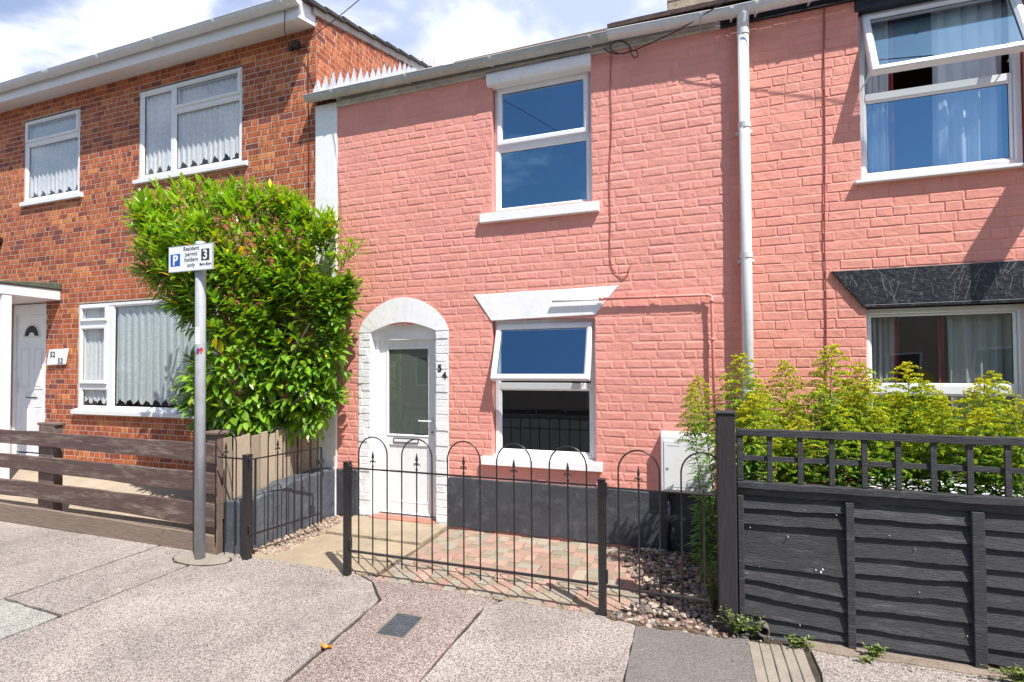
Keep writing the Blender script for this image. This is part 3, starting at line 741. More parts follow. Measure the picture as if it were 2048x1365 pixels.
# door
dr = MB(); fy = D + .09
dr.rings(-3.508, -2.672, .03, 2.10, [(0, fy + .07), (0, fy), (.045, fy), (.05, fy + .02), (.05, fy + .07)])
dr.box(-3.505, -2.675, fy - .012, fy + .03, 2.055, 2.20)
dfr = dr.build('door_frame', M['upvc'], H54, bevel=.003)
g = MB(); ly = fy + .022
x0, x1, z0, z1 = -3.458, -2.722, .062, 2.05
gx0, gx1, gz0, gz1 = -3.355, -2.822, .955, 1.955
for a, b, c, d in ((x0, gx0, z0, z1), (gx1, x1, z0, z1), (gx0, gx1, gz1, z1), (gx0, gx1, .855, gz0), (gx0, gx1, z0, .19)):
    g.box(a, b, ly, ly + .045, c, d)
leaf = g.build('door', M['upvc'], H54, bevel=.0)
g = MB(); g.rings(gx0 - .014, gx1 + .014, gz0 - .014, gz1 + .014, [(0, ly + .002), (.006, ly - .008), (.02, ly - .006), (.028, ly + .012), (.02, ly + .02)])
g.rings(gx0 - .004, gx1 + .004, .19 - .004, .855 + .004, [(0, ly + .002), (.004, ly - .003), (.014, ly - .002), (.024, ly + .012), (.01, ly + .02)])
npl = 5; pw = (gx1 - gx0 - .04) / npl
for i in range(npl):
    a = gx0 + .02 + i * pw; g.box(a + .004, a + pw - .004, ly + .012, ly + .03, .205, .84)
g.box(gx0, gx1, ly + .016, ly + .03, .19, .855); g.build('door_panel', M['upvc'], leaf, bevel=.003)
pane(leaf, gx0 + .01, gx1 - .01, gz0 + .01, gz1 - .01, ly + .01, M['glassdoor'])
g = MB(); g.rings(-3.275, -2.95, .872, .925, [(0, ly + .001), (0, ly - .012), (.007, ly - .012), (.007, ly)], mi=1); g.box(-3.268, -2.957, ly - .009, ly, .879, .918)
g.build('letterbox', [M['upvc'], M['rubber']], leaf, bevel=.001)
g = MB(); hx = -2.772; g.box(hx - .016, hx + .016, ly - .012, ly, .96, 1.17)
g.tube([(hx, ly - .012, 1.13), (hx, ly - .05, 1.13), (hx - .03, ly - .058, 1.13), (hx - .15, ly - .056, 1.132)], .0095, 8, mi=1); g.tube([(hx, ly - .016, 1.005), (hx, ly - .011, 1.005)], .012, 10, mi=2)
g.build('door_handle', [M['metalw'], M['metalw'], M['rubber']], leaf, bevel=.003)
g = MB(); g.box(-3.50, -2.68, fy - .01, fy + .05, .04, .062); g.box(-3.45, -2.73, fy - .014, fy + .02, .0625, .068, mi=1); g.build('threshold', [M['metalw'], M['rubber']], H54)
g = MB(); g.box(-3.505, -2.675, D - .05, D + .085, .0, .045); g.build('door_step', M['redtile'], H54, bevel=.008)
text('5', .105, M['signdark'], H54, -2.615, D - .018, 1.69, 'house_number', bold=.0035); text('4', .105, M['signdark'], H54, -2.560, D - .018, 1.61, 'house_number', bold=.0035)
# gutter, fascia
g = MB(); n = 16
g.box(-3.97, .27, D - .035, D + .02, 4.835, 4.955); g.box(-3.88, .24, D - .05, D - .036, 4.865, 4.90)
g.build('fascia', M['fascia_old'], H54, bevel=.006)
gy = 4.955; gr = .062
gut = gutter_bm(-4.33, -.74, gy, 4.965, gr, -.03).build('gutter', M['gutter_old'], H54, smooth=False)
for x in (-3.93, -2.95, -1.95, -.91):
    clip_bm(x, gy, 4.965 - .03 * (x + 4.33) / 3.6, gr).build('gutter_clip', M['gutter_old'], gut)
gut2 = gutter_bm(-.74, BX + .0, gy, 4.945, gr, -.03).build('gutter', M['gutter'], H54)
clip_bm(.10, gy, 4.92, gr, .018).build('gutter_clip', M['gutter_old'], gut2)
roof_bm(-4.28, -.76, 4.985, 4.965, 8.9, 7.52, .3, .026).build('roof', M['tile'], H54)
roof_bm(-.75, BX, 4.985, 5.025, 8.9, 7.62, .3, .03).build('roof', M['tile'], H54)
g = MB(); g.prism([(8.9, 7.6), (12.8, 5.0), (12.8, 4.9), (8.9, 7.5)], BX, -4.28, axis='x'); g.build('rear_roof', M['tile'], H54)
g = MB(); g.box(XL, BX, 12.6, 12.8, -.1, 5.0); g.build('rear_wall', M['redbrick'], H54)
room(H54, XL + .05, BX - .05, D + .241, D + 3.6, [.05, 2.6, 4.97])
# overflow pipe: white stub then pink painted pipe turning down
g = MB(); yp = D - .045
g.tube([(-1.335, yp, 2.394), (-.84, yp, 2.394)], .013, 10); g.build('overflow_pipe', M['upvc'], H54, smooth=True)
g = MB()
g.tube([(-.84, yp, 2.394), (.13, yp, 2.383), (.152, yp, 2.378), (.163, yp, 2.362), (.165, yp, 2.33), (.176, yp, .9)], .014, 10)
for p_, q_ in (((-.86, yp, 2.394), (-.82, yp, 2.394)), ((-.34, yp, 2.389), (-.31, yp, 2.389)), ((.168, yp, 1.99), (.168, yp, 1.965)), ((.163, yp, 2.35), (.1645, yp, 2.31)), ((.115, yp, 2.383), (.14, yp, 2.381))): g.tube([p_, q_], .0185, 10)
g.build('pink_painted_pipe', M['pink'], H54, smooth=True)
# meter box
g = MB(); mx0, mx1, mz0, mz1, my = -.295, .165, .575, 1.125, D - .11
g.add([(mx0, my, mz0), (mx1, my, mz0), (mx1, my - .0, mz1 - .03), (mx0, my - .0, mz1 - .03), (mx0, D, mz0), (mx1, D, mz0), (mx1, D, mz1), (mx0, D, mz1)], [(0, 1, 2, 3), (3, 2, 6, 7), (0, 4, 5, 1), (0, 3, 7, 4), (1, 5, 6, 2)])
mbx = g.build('meter_box', M['upvc'], H54, bevel=.01, segs=2)
g = MB(); g.box(mx0 + .03, mx1 - .03, my - .008, my - .001, mz0 + .03, mz1 - .075); g.box(mx0 + .055, mx0 + .17, my - .010, my - .008, mz1 - .12, mz1 - .115, mi=1)
g.box(mx0 + .07, mx1 - .07, my - .010, my - .008, mz0 + .055, mz0 + .059, mi=1); g.tube([(mx0 + .06, my - .013, .80), (mx0 + .06, my - .008, .80)], .012, 10, mi=1)
g.build('meter_door', [M['upvc'], M['galv']], mbx, bevel=.003)
g = MB(); g.tube([(-.235, D - .055, .58), (-.235, D - .055, .0)], .017, 10); g.build('gas_pipe', M['navy'], H54, smooth=True)
# downpipe
DP = thing('drainpipe', (.455, D, 0), 'tall white plastic drainpipe running down the wall between the two pink houses', 'drainpipe')
g = MB(); py = D - .085; g.tube([(.455, py, 4.80), (.455, py, .02)], .046, 20); g.build('pipe', M['gutter'], DP, smooth=True)
for z in (4.72, 3.88, 2.72, 1.5):
    g = MB(); g.tube([(.455, py, z + .02), (.455, py, z + .018), (.455, py, z - .03), (.455, py, z - .032)], [.046, .0525, .0525, .046], 20); g.build('pipe_collar', M['gutter'], DP, smooth=False)
for z in (3.83, 2.67, 1.45):
    g = MB(); g.box(.385, .525, D - .045, D - .032, z - .012, z + .012); g.box(.39, .41, D - .032, D, z - .01, z + .01); g.box(.50, .52, D - .032, D, z - .01, z + .01); g.build('pipe_bracket', M['gutter'], DP, bevel=.003)
g = MB(); g.tube([(.455, gy, 4.90), (.455, gy - .0, 4.86), (.455, py, 4.80), (.455, py, 4.74)], [.05, .05, .05, .05], 20); g.build('gutter_outlet', M['gutter'], DP, smooth=True)
# satellite cables and wires
def cable(name, pts, r, mat, label, cat='cable', parent=None):
    # smooth through points
    P = [Vector(p) for p in pts]; o = []
    for i in range(len(P) - 1):
        a, b, c, d = P[max(i - 1, 0)], P[i], P[i + 1], P[min(i + 2, len(P) - 1)]
        for k in range(6):
            t = k / 6; o.append(.5 * ((2 * b) + (c - a) * t + (2 * a - 5 * b + 4 * c - d) * t * t + (3 * b - a - 3 * c + d) * t ** 3))
    o.append(P[-1]); g = MB(); g.tube(o, r, 6); ob = g.build(name, mat, origin=P[0], smooth=True); return tag(ob, label, cat)
cable('wall_cable', [(-.725, D - .012, 4.86), (-.735, D - .012, 4.5), (-.728, D - .012, 4.1), (-.755, D - .012, 3.6), (-.75, D - .012, 3.2), (-.757, D - .012, 2.85), (-.735, D - .012, 2.70), (-.64, D - .014, 2.60), (-.585, D - .014, 2.63), (-.57, D - .014, 2.70)], .0042, M['redcable'], 'thin dull red cable beside the windows of house 54, curled up at its end')
cable('wall_cable', [(1.113, D - .012, 5.0), (1.10, D - .012, 4.4), (1.094, D - .012, 3.6), (1.078, D - .014, 2.9), (1.08, D - .012, 2.3), (1.072, D - .012, 1.6), (1.07, D - .012, .9)], .0055, M['redcable'], 'thin red cable running straight down the pink wall right of the drainpipe')
def fy_(u, v, y): return tuple(onY(u, v, y))
cable('telephone_wire', [fy_(1208, 98, D - .06), fy_(1222, 106, D - .06), fy_(1240, 108, D - .06), fy_(1262, 101, D - .06), fy_(1254, 88, D - .06), fy_(1240, 82, D - .06), fy_(1226, 86, D - .06), fy_(1220, 97, D - .06), fy_(1240, 108, D - .06), (-.52, 5.02, 4.772), (-.409, 5.012, 4.789), (-.073, 4.955, 4.846), (.258, 4.868, 4.935), (.751, 4.766, 5.089), (1.24, 4.66, 5.25), (2.2, 4.45, 5.56), (5., 3.8, 6.5)], .005, M['cable'], 'black telephone wire coiled under the gutter and running up over the street')
cable('telephone_wire', [fy_(1262, 101, D - .06), fy_(1274, 103, D - .06), fy_(1276, 112, D - .06), fy_(1270, 116, D - .06), fy_(1264, 110, D - .06), fy_(1258, 96, D - .06)], .0045, M['cable'], 'small loop of black wire under the gutter above the cable of house 54')

# ================================================================== right pink house
HR = thing('terraced_house', (2.5, D, 0), 'salmon pink painted brick house with black lintels behind the black garden fence', 'house', 'houses of the terrace')
XR = 7.0
rl = (1.375, 2.47, .70, 2.235); ru = (1.36, 2.49, 3.30, 4.90)
holes = [rl, ru, (2.70, 3.2, 3.38, 3.88), (4.2, 5.3, .70, 2.235), (4.2, 5.3, 3.3, 4.9)]
g = MB(); wall_mesh(BX, XR, -.05, 4.98, holes, D, .24, g, (.97, .97, .97))
brickface(g, BX + .002, XR, .13, 4.93, holes, .0835, .236, .118, .006, .0038, D, 1, pinkcol, wob=.0028, bev=.007)
g.build('wall', M['pink2'], HR, fixn=False)
g = MB(); g.prism([(1.122, 2.538), (2.66, 2.542), (2.46, 2.222), (1.356, 2.219)], D - .03, D + .14)
rn = random.Random(3)
for k in range(26):   # scratches and cracks in the old paint, as thin raised ridges
    x = 1.2 + rn.random() * 1.25; z = 2.24 + rn.random() * .2; l = rn.uniform(.03, .2); s_ = rn.uniform(-.7, .3) if x < 1.9 else rn.uniform(-.2, .6)
    z2 = min(2.53, z + l); x2 = x + s_ * l
    if x2 < 1.356 - (z2 - 2.22) * .7 or x < 1.356 - (z - 2.22) * .7: continue
    g.tube([(x, D - .0305, z), (x2, D - .0305, z2)], .0014, 4, mi=1)
g.tube([(1.36, D - .031, 2.236), (2.45, D - .031, 2.24)], .002, 4, mi=1); g.tube([(1.14, D - .031, 2.533), (2.64, D - .031, 2.537)], .002, 4, mi=1)
M['scratch'] = m_paint('paint_scratch', (.42, .42, .44), .7, .3, 30, 0)
g.build('window_lintel', [M['blacklintel'], M['scratch']], HR, bevel=.002)
g = MB(); g.box(1.335, 2.5, D - .02, D + .1, 4.745, 4.86); g.build('window_lintel', M['navy'], HR, bevel=.004)
yr = D + .075
window(HR, 1.375, 2.465, .72, 2.212, yr, [('h', 1.53, 1.42, 2.41, .07)], [(1.42, 2.41, 1.565, 2.16, 'fix'), (1.42, 2.41, .77, 1.495, 'fix')], fw=.05, sill=(1.345, 2.50, .66, .71, .05, M['upvc']))
window(HR, 1.37, 2.475, 3.32, 4.755, yr, [('h', 4.03, 1.42, 2.42, .06)], [(1.415, 2.42, 3.365, 4.00, 'fix'), (1.40, 2.45, 4.065, 4.735, 'sash', R(22))], sill=(1.305, 2.56, 3.262, 3.292, .055, M['upvc']))
window(HR, 4.2, 5.3, .72, 2.212, yr, [('h', 1.53, 4.25, 5.25, .07)], [(4.25, 5.25, 1.565, 2.16, 'fix'), (4.25, 5.25, .77, 1.495, 'fix')])
window(HR, 4.2, 5.3, 3.32, 4.755, yr, [('h', 4.03, 4.25, 5.25, .06)], [(4.25, 5.25, 4.065, 4.7, 'fix'), (4.25, 5.25, 3.37, 4.0, 'fix')])
window(HR, 2.70, 3.2, 3.38, 3.88, yr, [], [])  # unseen small window, added to carry the shadow-casting casement
g = MB()
for a, b, c, d in ((D - .50, D - .445, 3.40, 3.86), (D + .005, D + .06, 3.40, 3.86), (D - .4445, D + .0045, 3.40, 3.452), (D - .4445, D + .0045, 3.808, 3.86)): g.box(2.705, 2.745, a, b, c, d)
oc = g.build('shadow_casement', M['upvc'], HR, bevel=.003)  # out-of-view casement added to throw the slanting shadow on the right wall
g = MB(); g.box(2.718, 2.732, D - .4445, D + .0045, 3.4525, 3.8075); g.build('shadow_panel', M['curtainw'], oc)  # opaque infill of the added casement, blocks the sun
g = MB(); g.box(.272, XR, D - .03, D + .02, 4.84, 4.96); g.build('fascia', M['navy'], HR, bevel=.004)
g3 = gutter_bm(BX + .001, XR, gy, 4.915, gr, .02).build('gutter', M['gutter'], HR)
clip_bm(.36, gy, 4.915, gr, .03).build('gutter_clip', M['gutter'], g3); clip_bm(.56, gy, 4.915, gr, .03).build('gutter_clip', M['gutter'], g3); clip_bm(.98, gy, 4.915, gr, .018).build('gutter_clip', M['gutter'], g3); clip_bm(1.9, gy, 4.915, gr, .018).build('gutter_clip', M['gutter'], g3)
roof_bm(BX + .001, XR, 4.985, 5.025, 8.9, 7.62, .3, .03).build('roof', M['tile'], HR)
g = MB(); g.prism([(8.9, 7.7), (12.8, 5.0), (12.8, 4.9), (8.9, 7.6)], XR, BX, axis='x'); g.build('rear_roof', M['tile'], HR)
room(HR, BX + .05, XR - .1, D + .241, D + 3.4, [.05, 2.6, 4.97])
g = MB(); g.box(-.29, 1.0, 7.85, 8.8, 6.3, 7.24, mi=1); g.box(-.31, 1.02, 7.83, 8.82, 7.24, 7.34, mi=1)
brickface(g, -.29, 1.0, 7.34, 8.5, [], .078, .22, .11, .01, .006, 7.85, 1, redcol, mi=0); g.box(-.29, 1.0, 7.856, 8.8, 7.34, 8.5, mi=2)
g.box(-.30, 1.01, 7.84, 8.81, 7.10, 7.15, mi=1)
g.build('chimney', [M['redbrick'], M['stone'], M['mortar']], HR)
# curtains inside the right house
for a, b, c, d, s, txt in ((1.44, 1.62, .75, 2.2, 1, 'cream curtain drawn to the left behind the lower window of the right pink house'), (2.0, 2.44, .75, 2.2, 2, 'cream curtain drawn to the right behind the lower window of the right pink house'),
                           (1.44, 1.62, 3.34, 4.75, 3, 'white curtain drawn to the left behind the upper window of the right pink house'), (1.95, 2.42, 3.34, 4.75, 4, 'white curtain drawn to the right behind the upper window of the right pink house')):
    drape('curtain', a, b, c, d, D + .20, M['curtain'] if s < 3 else M['curtainw'], txt, 'curtains of the right pink house', folds=4, amp=.022, seed=s)
for a, c, d, s, txt in ((1.625, .75, 2.2, 1, 'red edge of the curtain at the left of the lower right window'), (1.94, .75, 2.2, 2, 'red edge of the curtain at the middle of the lower right window'), (1.63, 3.34, 4.75, 3, 'red edge of the curtain at the left of the upper right window')):
    drape('curtain_lining', a, a + .035, c, d, D + .205, M['curtainred'], txt, 'red curtain edges', folds=1, amp=.008, seed=s, cat='curtain')

# ================================================================== red brick house
HB = thing('terraced_house', (-7, D, .3), 'red brick house numbered 52 and 53 with white soffit and lace curtained windows', 'house', 'houses of the terrace')
XB0, XB1 = -16.0, -4.287
big = (-7.345, -5.46, 4.385, 5.66); small = (-9.92, -8.60, 4.34, 5.65); low = (-8.59, -5.85, 1.13, 2.70); dh = (-10.21, -9.33, .34, 2.76)
holes = [big, small, low, dh]
g = MB(); wall_mesh(XB0, XB1, -.05, 5.95, holes, D, .26, g, mi=1)
brickface(g, XB0, XB1 - .001, .0, 5.93, holes, .0755, .222, .109, .0125, .0032, D, 1, redcol, mi=0, wob=.0010, bev=.0016)
# gable side facing the pink roof
def gz(y): return 6.162 + (y - 5.07) * .277
g.add([(XB1, D, 4.5), (XB1, 10.5, 4.5), (XB1, 10.5, 7.5), (XB1, D, 5.99)], [(0, 1, 2, 3)], mi=1)
brickface(g, D, 10.4, 4.7, 7.6, [], .0755, .222, .109, .0125, .0032, 0, 1, redcol, mapf=lambda a, b, o: (XB1 + o, a, b), wob=.0008, bev=.0018, clip=lambda a, b: b < gz(a) - .085)
g.build('wall', [M['redbrick'], M['mortar']], HB, fixn=False)
# verge: barge strip + tile ends + roof
g = MB(); g.prism([(5.0, gz(5.0) - .14), (5.0, gz(5.0) - .05), (10.6, gz(10.6) - .05), (10.6, gz(10.6) - .14)], XB1 + .028, XB1 - .05, axis='x'); g.build('verge_board', M['fascia_old'], HB, bevel=.004)
roof_bm(-16, XB1 + .07, 4.83, gz(4.83) - .045, 10.6, gz(10.6) - .045, .36, .042).build('roof', M['tiledark'], HB)
# soffit box, fascia, gutter
sf = 4.789
g = MB()
g.add([(XB0, sf, 5.825), (XB1 - .012, sf, 5.825), (XB1 - .012, D, 5.895), (XB0, D, 5.895), (XB0, sf, 6.035), (XB1 - .012, sf, 6.035), (XB1 - .012, D, 6.12), (XB0, D, 6.12)], [(0, 3, 2, 1), (0, 1, 5, 4), (4, 5, 6, 7), (1, 2, 6, 5)])
g.build('soffit_box', M['upvc'], HB, bevel=.004)
g = MB(); g.box(-5.735, -5.715, sf - .004, sf + .001, 5.83, 6.03); g.build('fascia_joint', M['upvc'], HB)
gb = gutter_bm(XB0, -4.25, 4.727, 6.005, .066, 0).build('gutter', M['gutter'], HB)
for x in (-9.75, -8.72, -7.6, -6.55, -5.5, -4.46): clip_bm(x, 4.727, 6.005, .066, .035, .0).build('gutter_clip', M['gutter'], gb)
clip_bm(-8.66, 4.727, 6.005, .066, .05, .0).build('gutter_clip', M['gutter'], gb)
# windows
yb_ = D + .004
window(HB, -7.34, -5.465, 4.39, 5.64, yb_, [('v', -6.70, 4.44, 5.59, .07), ('h', 5.27, -6.66, -5.51, .06)],
       [(-7.29, -6.735, 4.44, 5.59, 'fix'), (-6.665, -5.515, 4.44, 5.24, 'fix'), (-6.665, -5.49, 5.29, 5.615, 'sash', 0, .045)], glass=M['glasslace'], sill=(-7.405, -5.35, 4.325, 4.385, .05, M['upvc']))
window(HB, -9.91, -8.61, 4.355, 5.63, yb_, [('h', 5.27, -9.86, -8.66, .06)], [(-9.86, -8.66, 4.40, 5.24, 'fix'), (-9.88, -8.64, 5.29, 5.61, 'sash', 0, .045)], glass=M['glasslace'], sill=(-9.94, -8.51, 4.28, 4.345, .05, M['upvc']))
window(HB, -8.58, -5.86, 1.135, 2.685, yb_, [('v', -7.915, 1.17, 2.64, .12), ('h', 2.40, -8.53, -7.97, .07), ('h', 1.475, -8.53, -7.97, .07)],
       [(-7.855, -5.91, 1.18, 2.64, 'fix'), (-8.535, -7.97, 1.515, 2.36, 'sash', 0, .05), (-8.535, -7.97, 2.43, 2.65, 'sash', 0, .04), (-8.53, -7.975, 1.18, 1.44, 'fix')], glass=M['glasslace'], sill=(-8.64, -5.80, 1.075, 1.14, .065, M['upvc']))
room(HB, XB0 + .1, XB1 - .1, D + .261, D + 3.6, [.3, 2.95, 5.93])
nl = 'net curtains of the red brick house'
drape('net_curtain', -7.28, -6.75, 4.47, 5.60, D + .058, M['lace'], 'white lace net curtain behind the narrow left light of the large upper window', nl, 6, .009, 3, seed=1)
drape('net_curtain', -6.66, -5.50, 4.47, 5.60, D + .058, M['lace'], 'white lace net curtain with pointed hem behind the wide light of the large upper window', nl, 12, .009, 6, seed=2)
drape('net_curtain', -9.86, -8.65, 4.42, 5.60, D + .058, M['lace'], 'white lace net curtain behind the small upper window at the left edge', nl, 12, .009, 6, seed=3)
drape('net_curtain', -7.85, -5.90, 1.22, 2.66, D + .058, M['lace2'], 'pale lace net curtain with zigzag hem filling the large downstairs window', nl, 14, .008, 11, seed=4)
drape('net_curtain', -8.53, -7.98, 1.22, 2.66, D + .058, M['lace'], 'white net curtain behind the narrow side lights of the downstairs window', nl, 6, .008, 4, seed=5)
# door 52
g = MB(); y2 = D + .03
g.rings(-10.20, -9.335, .36, 2.75, [(0, y2 + .08), (0, y2), (.05, y2), (.055, y2 + .015), (.055, y2 + .08)]); g.box(-10.15, -9.385, y2 + .004, y2 + .06, 2.585, 2.70)
dfr = g.build('door_frame', M['upvc'], HB, bevel=.004)
g = MB(); ly = y2 + .025; g.box(-10.145, -9.39, ly, ly + .045, .44, 2.585)
d2 = g.build('door', M['upvc'], HB, bevel=.003)
g = MB()
for a, b, c, d in ((-10.05, -9.81, 1.42, 2.06), (-9.73, -9.49, 1.42, 2.06), (-10.05, -9.81, .58, 1.17), (-9.73, -9.49, .58, 1.17)):
    g.rings(a, b, c, d, [(0, ly + .002), (.008, ly - .008), (.02, ly - .008), (.032, ly + .001)]); g.box(a + .045, b - .045, ly - .007, ly + .002, c + .045, d - .045)
g.build('door_panel', M['upvc'], d2, bevel=.002)
g = MB(); cc = (-9.77, 2.24); n = 14
oa = [(cc[0] + .19 * math.cos(math.pi * i / n), cc[1] + .19 * math.sin(math.pi * i / n)) for i in range(n + 1)]
g.prism([(x, z) for x, z in oa], ly - .004, ly + .003, mi=0)
for i in range(n):
    a, b = oa[i], oa[i + 1]; g.tube([(a[0], ly - .004, a[1]), (b[0], ly - .004, b[1])], .014, 6, mi=1)
g.tube([(cc[0] - .2, ly - .004, cc[1]), (cc[0] + .2, ly - .004, cc[1])], .014, 6, mi=1)
g.prism([(cc[0] + .07 * math.cos(math.pi * i / 8), cc[1] + .07 * math.sin(math.pi * i / 8)) for i in range(9)], ly - .012, ly, mi=1)
g.build('fanlight', [M['rubber'], M['upvc']], d2)
g = MB(); g.box(-9.90, -9.62, ly - .014, ly, 1.30, 1.37); g.box(-9.90, -9.62, ly - .010, ly, 1.285, 1.30, mi=1); g.build('letterbox', [M['metalw'], M['rubber']], d2, bevel=.002)
g = MB(); g.box(-10.125, -10.10, ly - .012, ly, 1.36, 1.58); g.tube([(-10.11, ly - .012, 1.54), (-10.11, ly - .05, 1.54), (-10.02, ly - .055, 1.54)], .009, 8); g.build('door_handle', M['metalw'], d2, bevel=.002)
g = MB(); g.box(-10.25, -9.3, D - .22, D + .02, .1, .36); g.build('door_step', M['concrete'], HB, bevel=.01)
# canopy
cxr = -8.994
g = MB(); g.prism([(4.345, 2.775), (4.345, 2.925), (D - .001, 2.925), (D - .001, 2.765)], cxr, -12.2, axis='x'); can = g.build('porch_canopy', M['upvc'], HB, bevel=.012)
g = MB(); g.prism([(4.325, 2.926), (4.325, 2.955), (4.6, 2.99), (D - .001, 3.03), (D - .001, 2.926)], cxr + .02, -12.25, axis='x'); g.build('canopy_felt', M['felt'], can, bevel=.01)
g = MB(); g.box(cxr - .125, cxr - .01, 4.38, 4.49, .05, 2.774); g.build('canopy_post', M['upvc'], HB, bevel=.006)
# number plate
NP = thing('house_number_plate', (-9.0, D - .01, 1.9), 'white tilted plate with the numbers 52 and 53 on the red brick beside the door', 'number plate')
g = MB(); y3 = D - .035
g.prism([(-9.265, 1.785), (-8.83, 1.80), (-8.765, 2.04), (-9.205, 2.025)], y3, D - .008); g.build('plate', M['signw'], NP, bevel=.012, segs=2)
text('52', .115, M['signdark'], NP, -9.11, y3 - .0015, 1.915, 'number', bold=.003); text('53', .115, M['signdark'], NP, -8.93, y3 - .0015, 1.815, 'number', bold=.003)
# wall lamp at far left
g = MB(); q = onY(3, 483, D); g.box(q.x - .25, q.x + .05, D - .12, D - .005, q.z - .03, q.z + .05); g.box(q.x - .1, q.x, D - .03, D - .005, q.z - .08, q.z + .06)
tag(g.build('wall_lamp', M['iron'], origin=(q.x, D, q.z), bevel=.01), 'black wall lamp at the left edge of the red brick wall', 'lamp')
# alarm / cable box near the corner with black wires
def wy(u, v, y=D - .02): return tuple(onY(u, v, y))
jb = MB(); c = onY(597, 93, D); jb.box(c.x - .055, c.x + .04, D - .07, D - .006, c.z - .05, c.z + .04); jb.tube([(c.x - .06, D - .04, c.z - .05), (c.x - .06, D - .1, c.z - .07)], .03, 10)
tag(jb.build('junction_box', M['cable'], origin=(c.x, D, c.z), bevel=.008), 'small grey and black cable box on the brick under the soffit end', 'cable box')
cable('wall_cable', [wy(570, 20, sf - .02), wy(569, 60, sf + .02), wy(575, 85, D - .03), wy(590, 98, D - .03), wy(615, 95, D - .015), wy(616, 130), wy(617, 200), wy(618, 300), wy(617, 440)], .005, M['cable'], 'black cable running down the red brick close to the white pilaster')
cable('telephone_wire', [wy(597, 98, D - .05), wy(618, 80, D - .1), wy(640, 62, D - .2), wy(672, 38, D - .3), wy(760, -35, D - .8), wy(900, -160, D - 1.8)], .005, M['cable'], 'black wire slanting from the cable box up past the gable of the brick house')
# lead flashing along the pink roof against the gable
g = MB(); sl_ = .655; n = 22; y0 = 5.0; z0 = 5.02
ln = 3.15 / n
for i in range(n):
    ya, yb2 = y0 + i * ln, y0 + (i + 1) * ln; za = z0 + (ya - 4.985) * sl_; zb = z0 + (yb2 - 4.985) * sl_
    xo = XB1 + .012 + random.uniform(0, .006)
    hgt = random.uniform(.12, .19)
    g.add([(xo + .01, ya, za - .02), (xo + .01, yb2 + .01, zb - .02), (xo, yb2 - .005, zb + .035), (xo, yb2 - .045, zb + hgt), (xo + .004, yb2 - .07, zb + hgt - .01), (xo, ya + .005, za + .04)], [(0, 1, 2, 3, 4, 5)])
    g.add([(xo + .01, ya, za - .02), (xo + .01, yb2 + .01, zb - .02), (xo + .16, yb2 + .01, zb + .012), (xo + .16, ya, za + .012)], [(0, 3, 2, 1)])
o = g.build('lead_flashing', M['lead'], H54, fixn=False); q_ = o.modifiers.new('thick', 'SOLIDIFY'); q_.thickness = .004

# ================================================================== fences and walls
# brown post-and-rail fence
BF = thing('rail_fence', (-7, 3.7, 0), 'weathered brown timber fence of four wide horizontal rails along the pavement', 'fence')
for (zl0, zl1, zr0, zr1, mt) in ((1.045, .892, 1.022, .84, 'brownwood'), (.769, .609, .747, .553, 'brownwood'), (.482, .305, .460, .240, 'brownwood'), (.200, .004, .165, -.01, 'greywood')):
    g = MB(); XA, XC, n = -9.6, -4.26, 26; yf = 3.665
    P = []; fs = []
    for i in range(n + 1):
        t = i / n; x = XA + (XC - XA) * t; k = (x + 7.0) / 2.8; zt_ = zl0 + (zr0 - zl0) * k; zb_ = zl1 + (zr1 - zl1) * k
        if x < -7: zt_, zb_ = zl0, zl1
        w1 = .003 * math.sin(i * 1.3 + zl0 * 9) + random.uniform(-.0015, .0015); w2 = .003 * math.sin(i * .9 + zl1 * 7) + random.uniform(-.002, .002)
        P += [(x, yf, zb_ + w2), (x, yf, zt_ + w1), (x, yf + .036, zt_ + w1), (x, yf + .036, zb_ + w2)]
    for i in range(n):
        a = i * 4; b = a + 4
        for j in range(4): q = (j + 1) % 4; fs.append((a + j, b + j, b + q, a + q))
    fs += [(0, 1, 2, 3), (n * 4 + 3, n * 4 + 2, n * 4 + 1, n * 4)]
    g.add(P, fs); g.build('rail', M[mt], BF, bevel=.004)
for a, b, y0, y1, zt_ in ((-7.0, -6.64, 3.703, 3.80, 1.11), (-9.6, -9.25, 3.703, 3.80, 1.11)):
    g = MB(); g.box(a + .08, b - .08 + .06, y0, y1, -.1, zt_); g.box(a + .05, b + .0, y0 - .0, y1 + .02, zt_ + .001, zt_ + .03); g.build('post', M['greypost'], BF, bevel=.006)
g = MB(); g.box(-4.40, -4.275, 3.703, 3.81, -.1, 1.105); g.box(-4.425, -4.25, 3.68, 3.83, 1.106, 1.135); g.build('post', M['greypost'], BF, bevel=.006)
# low rendered wall at the side of the path
g = MB(); n = 16; P = []
y0, y1 = 3.735, D - .002
prof = []
for i in range(n + 1):
    t = i / n; y = y0 + (y1 - y0) * t
    zt_ = (.485 if t < .16 else .50 + .02 * t) if t < .42 else .545 + .012 * t
    zt_ += random.uniform(-.004, .004); xo = -3.985 + random.uniform(-.004, .004) + (.0 if t < .45 else -.008)
    prof.append((y, zt_, xo))
for y, zt_, xo in prof: P += [(xo, y, -.05), (xo, y, zt_ * .5), (xo, y, zt_ - .012), (xo - .02, y, zt_), (-4.215, y, zt_ - .004), (-4.23, y, -.05)]
fs = []
for i in range(n):
    for j in range(5): a = i * 6 + j; fs.append((a, a + 6, a + 7, a + 1))
fs += [(0, 1, 2, 3, 4, 5), tuple(n * 6 + j for j in (5, 4, 3, 2, 1, 0))]
g.add(P, fs); g.build('garden_wall', M['wallgrey'], origin=(-4.1, 4.4, 0), bevel=.012, segs=2)
tag(bpy.data.objects['garden_wall'], 'low dark grey rendered wall beside the garden path of house 54', 'wall')
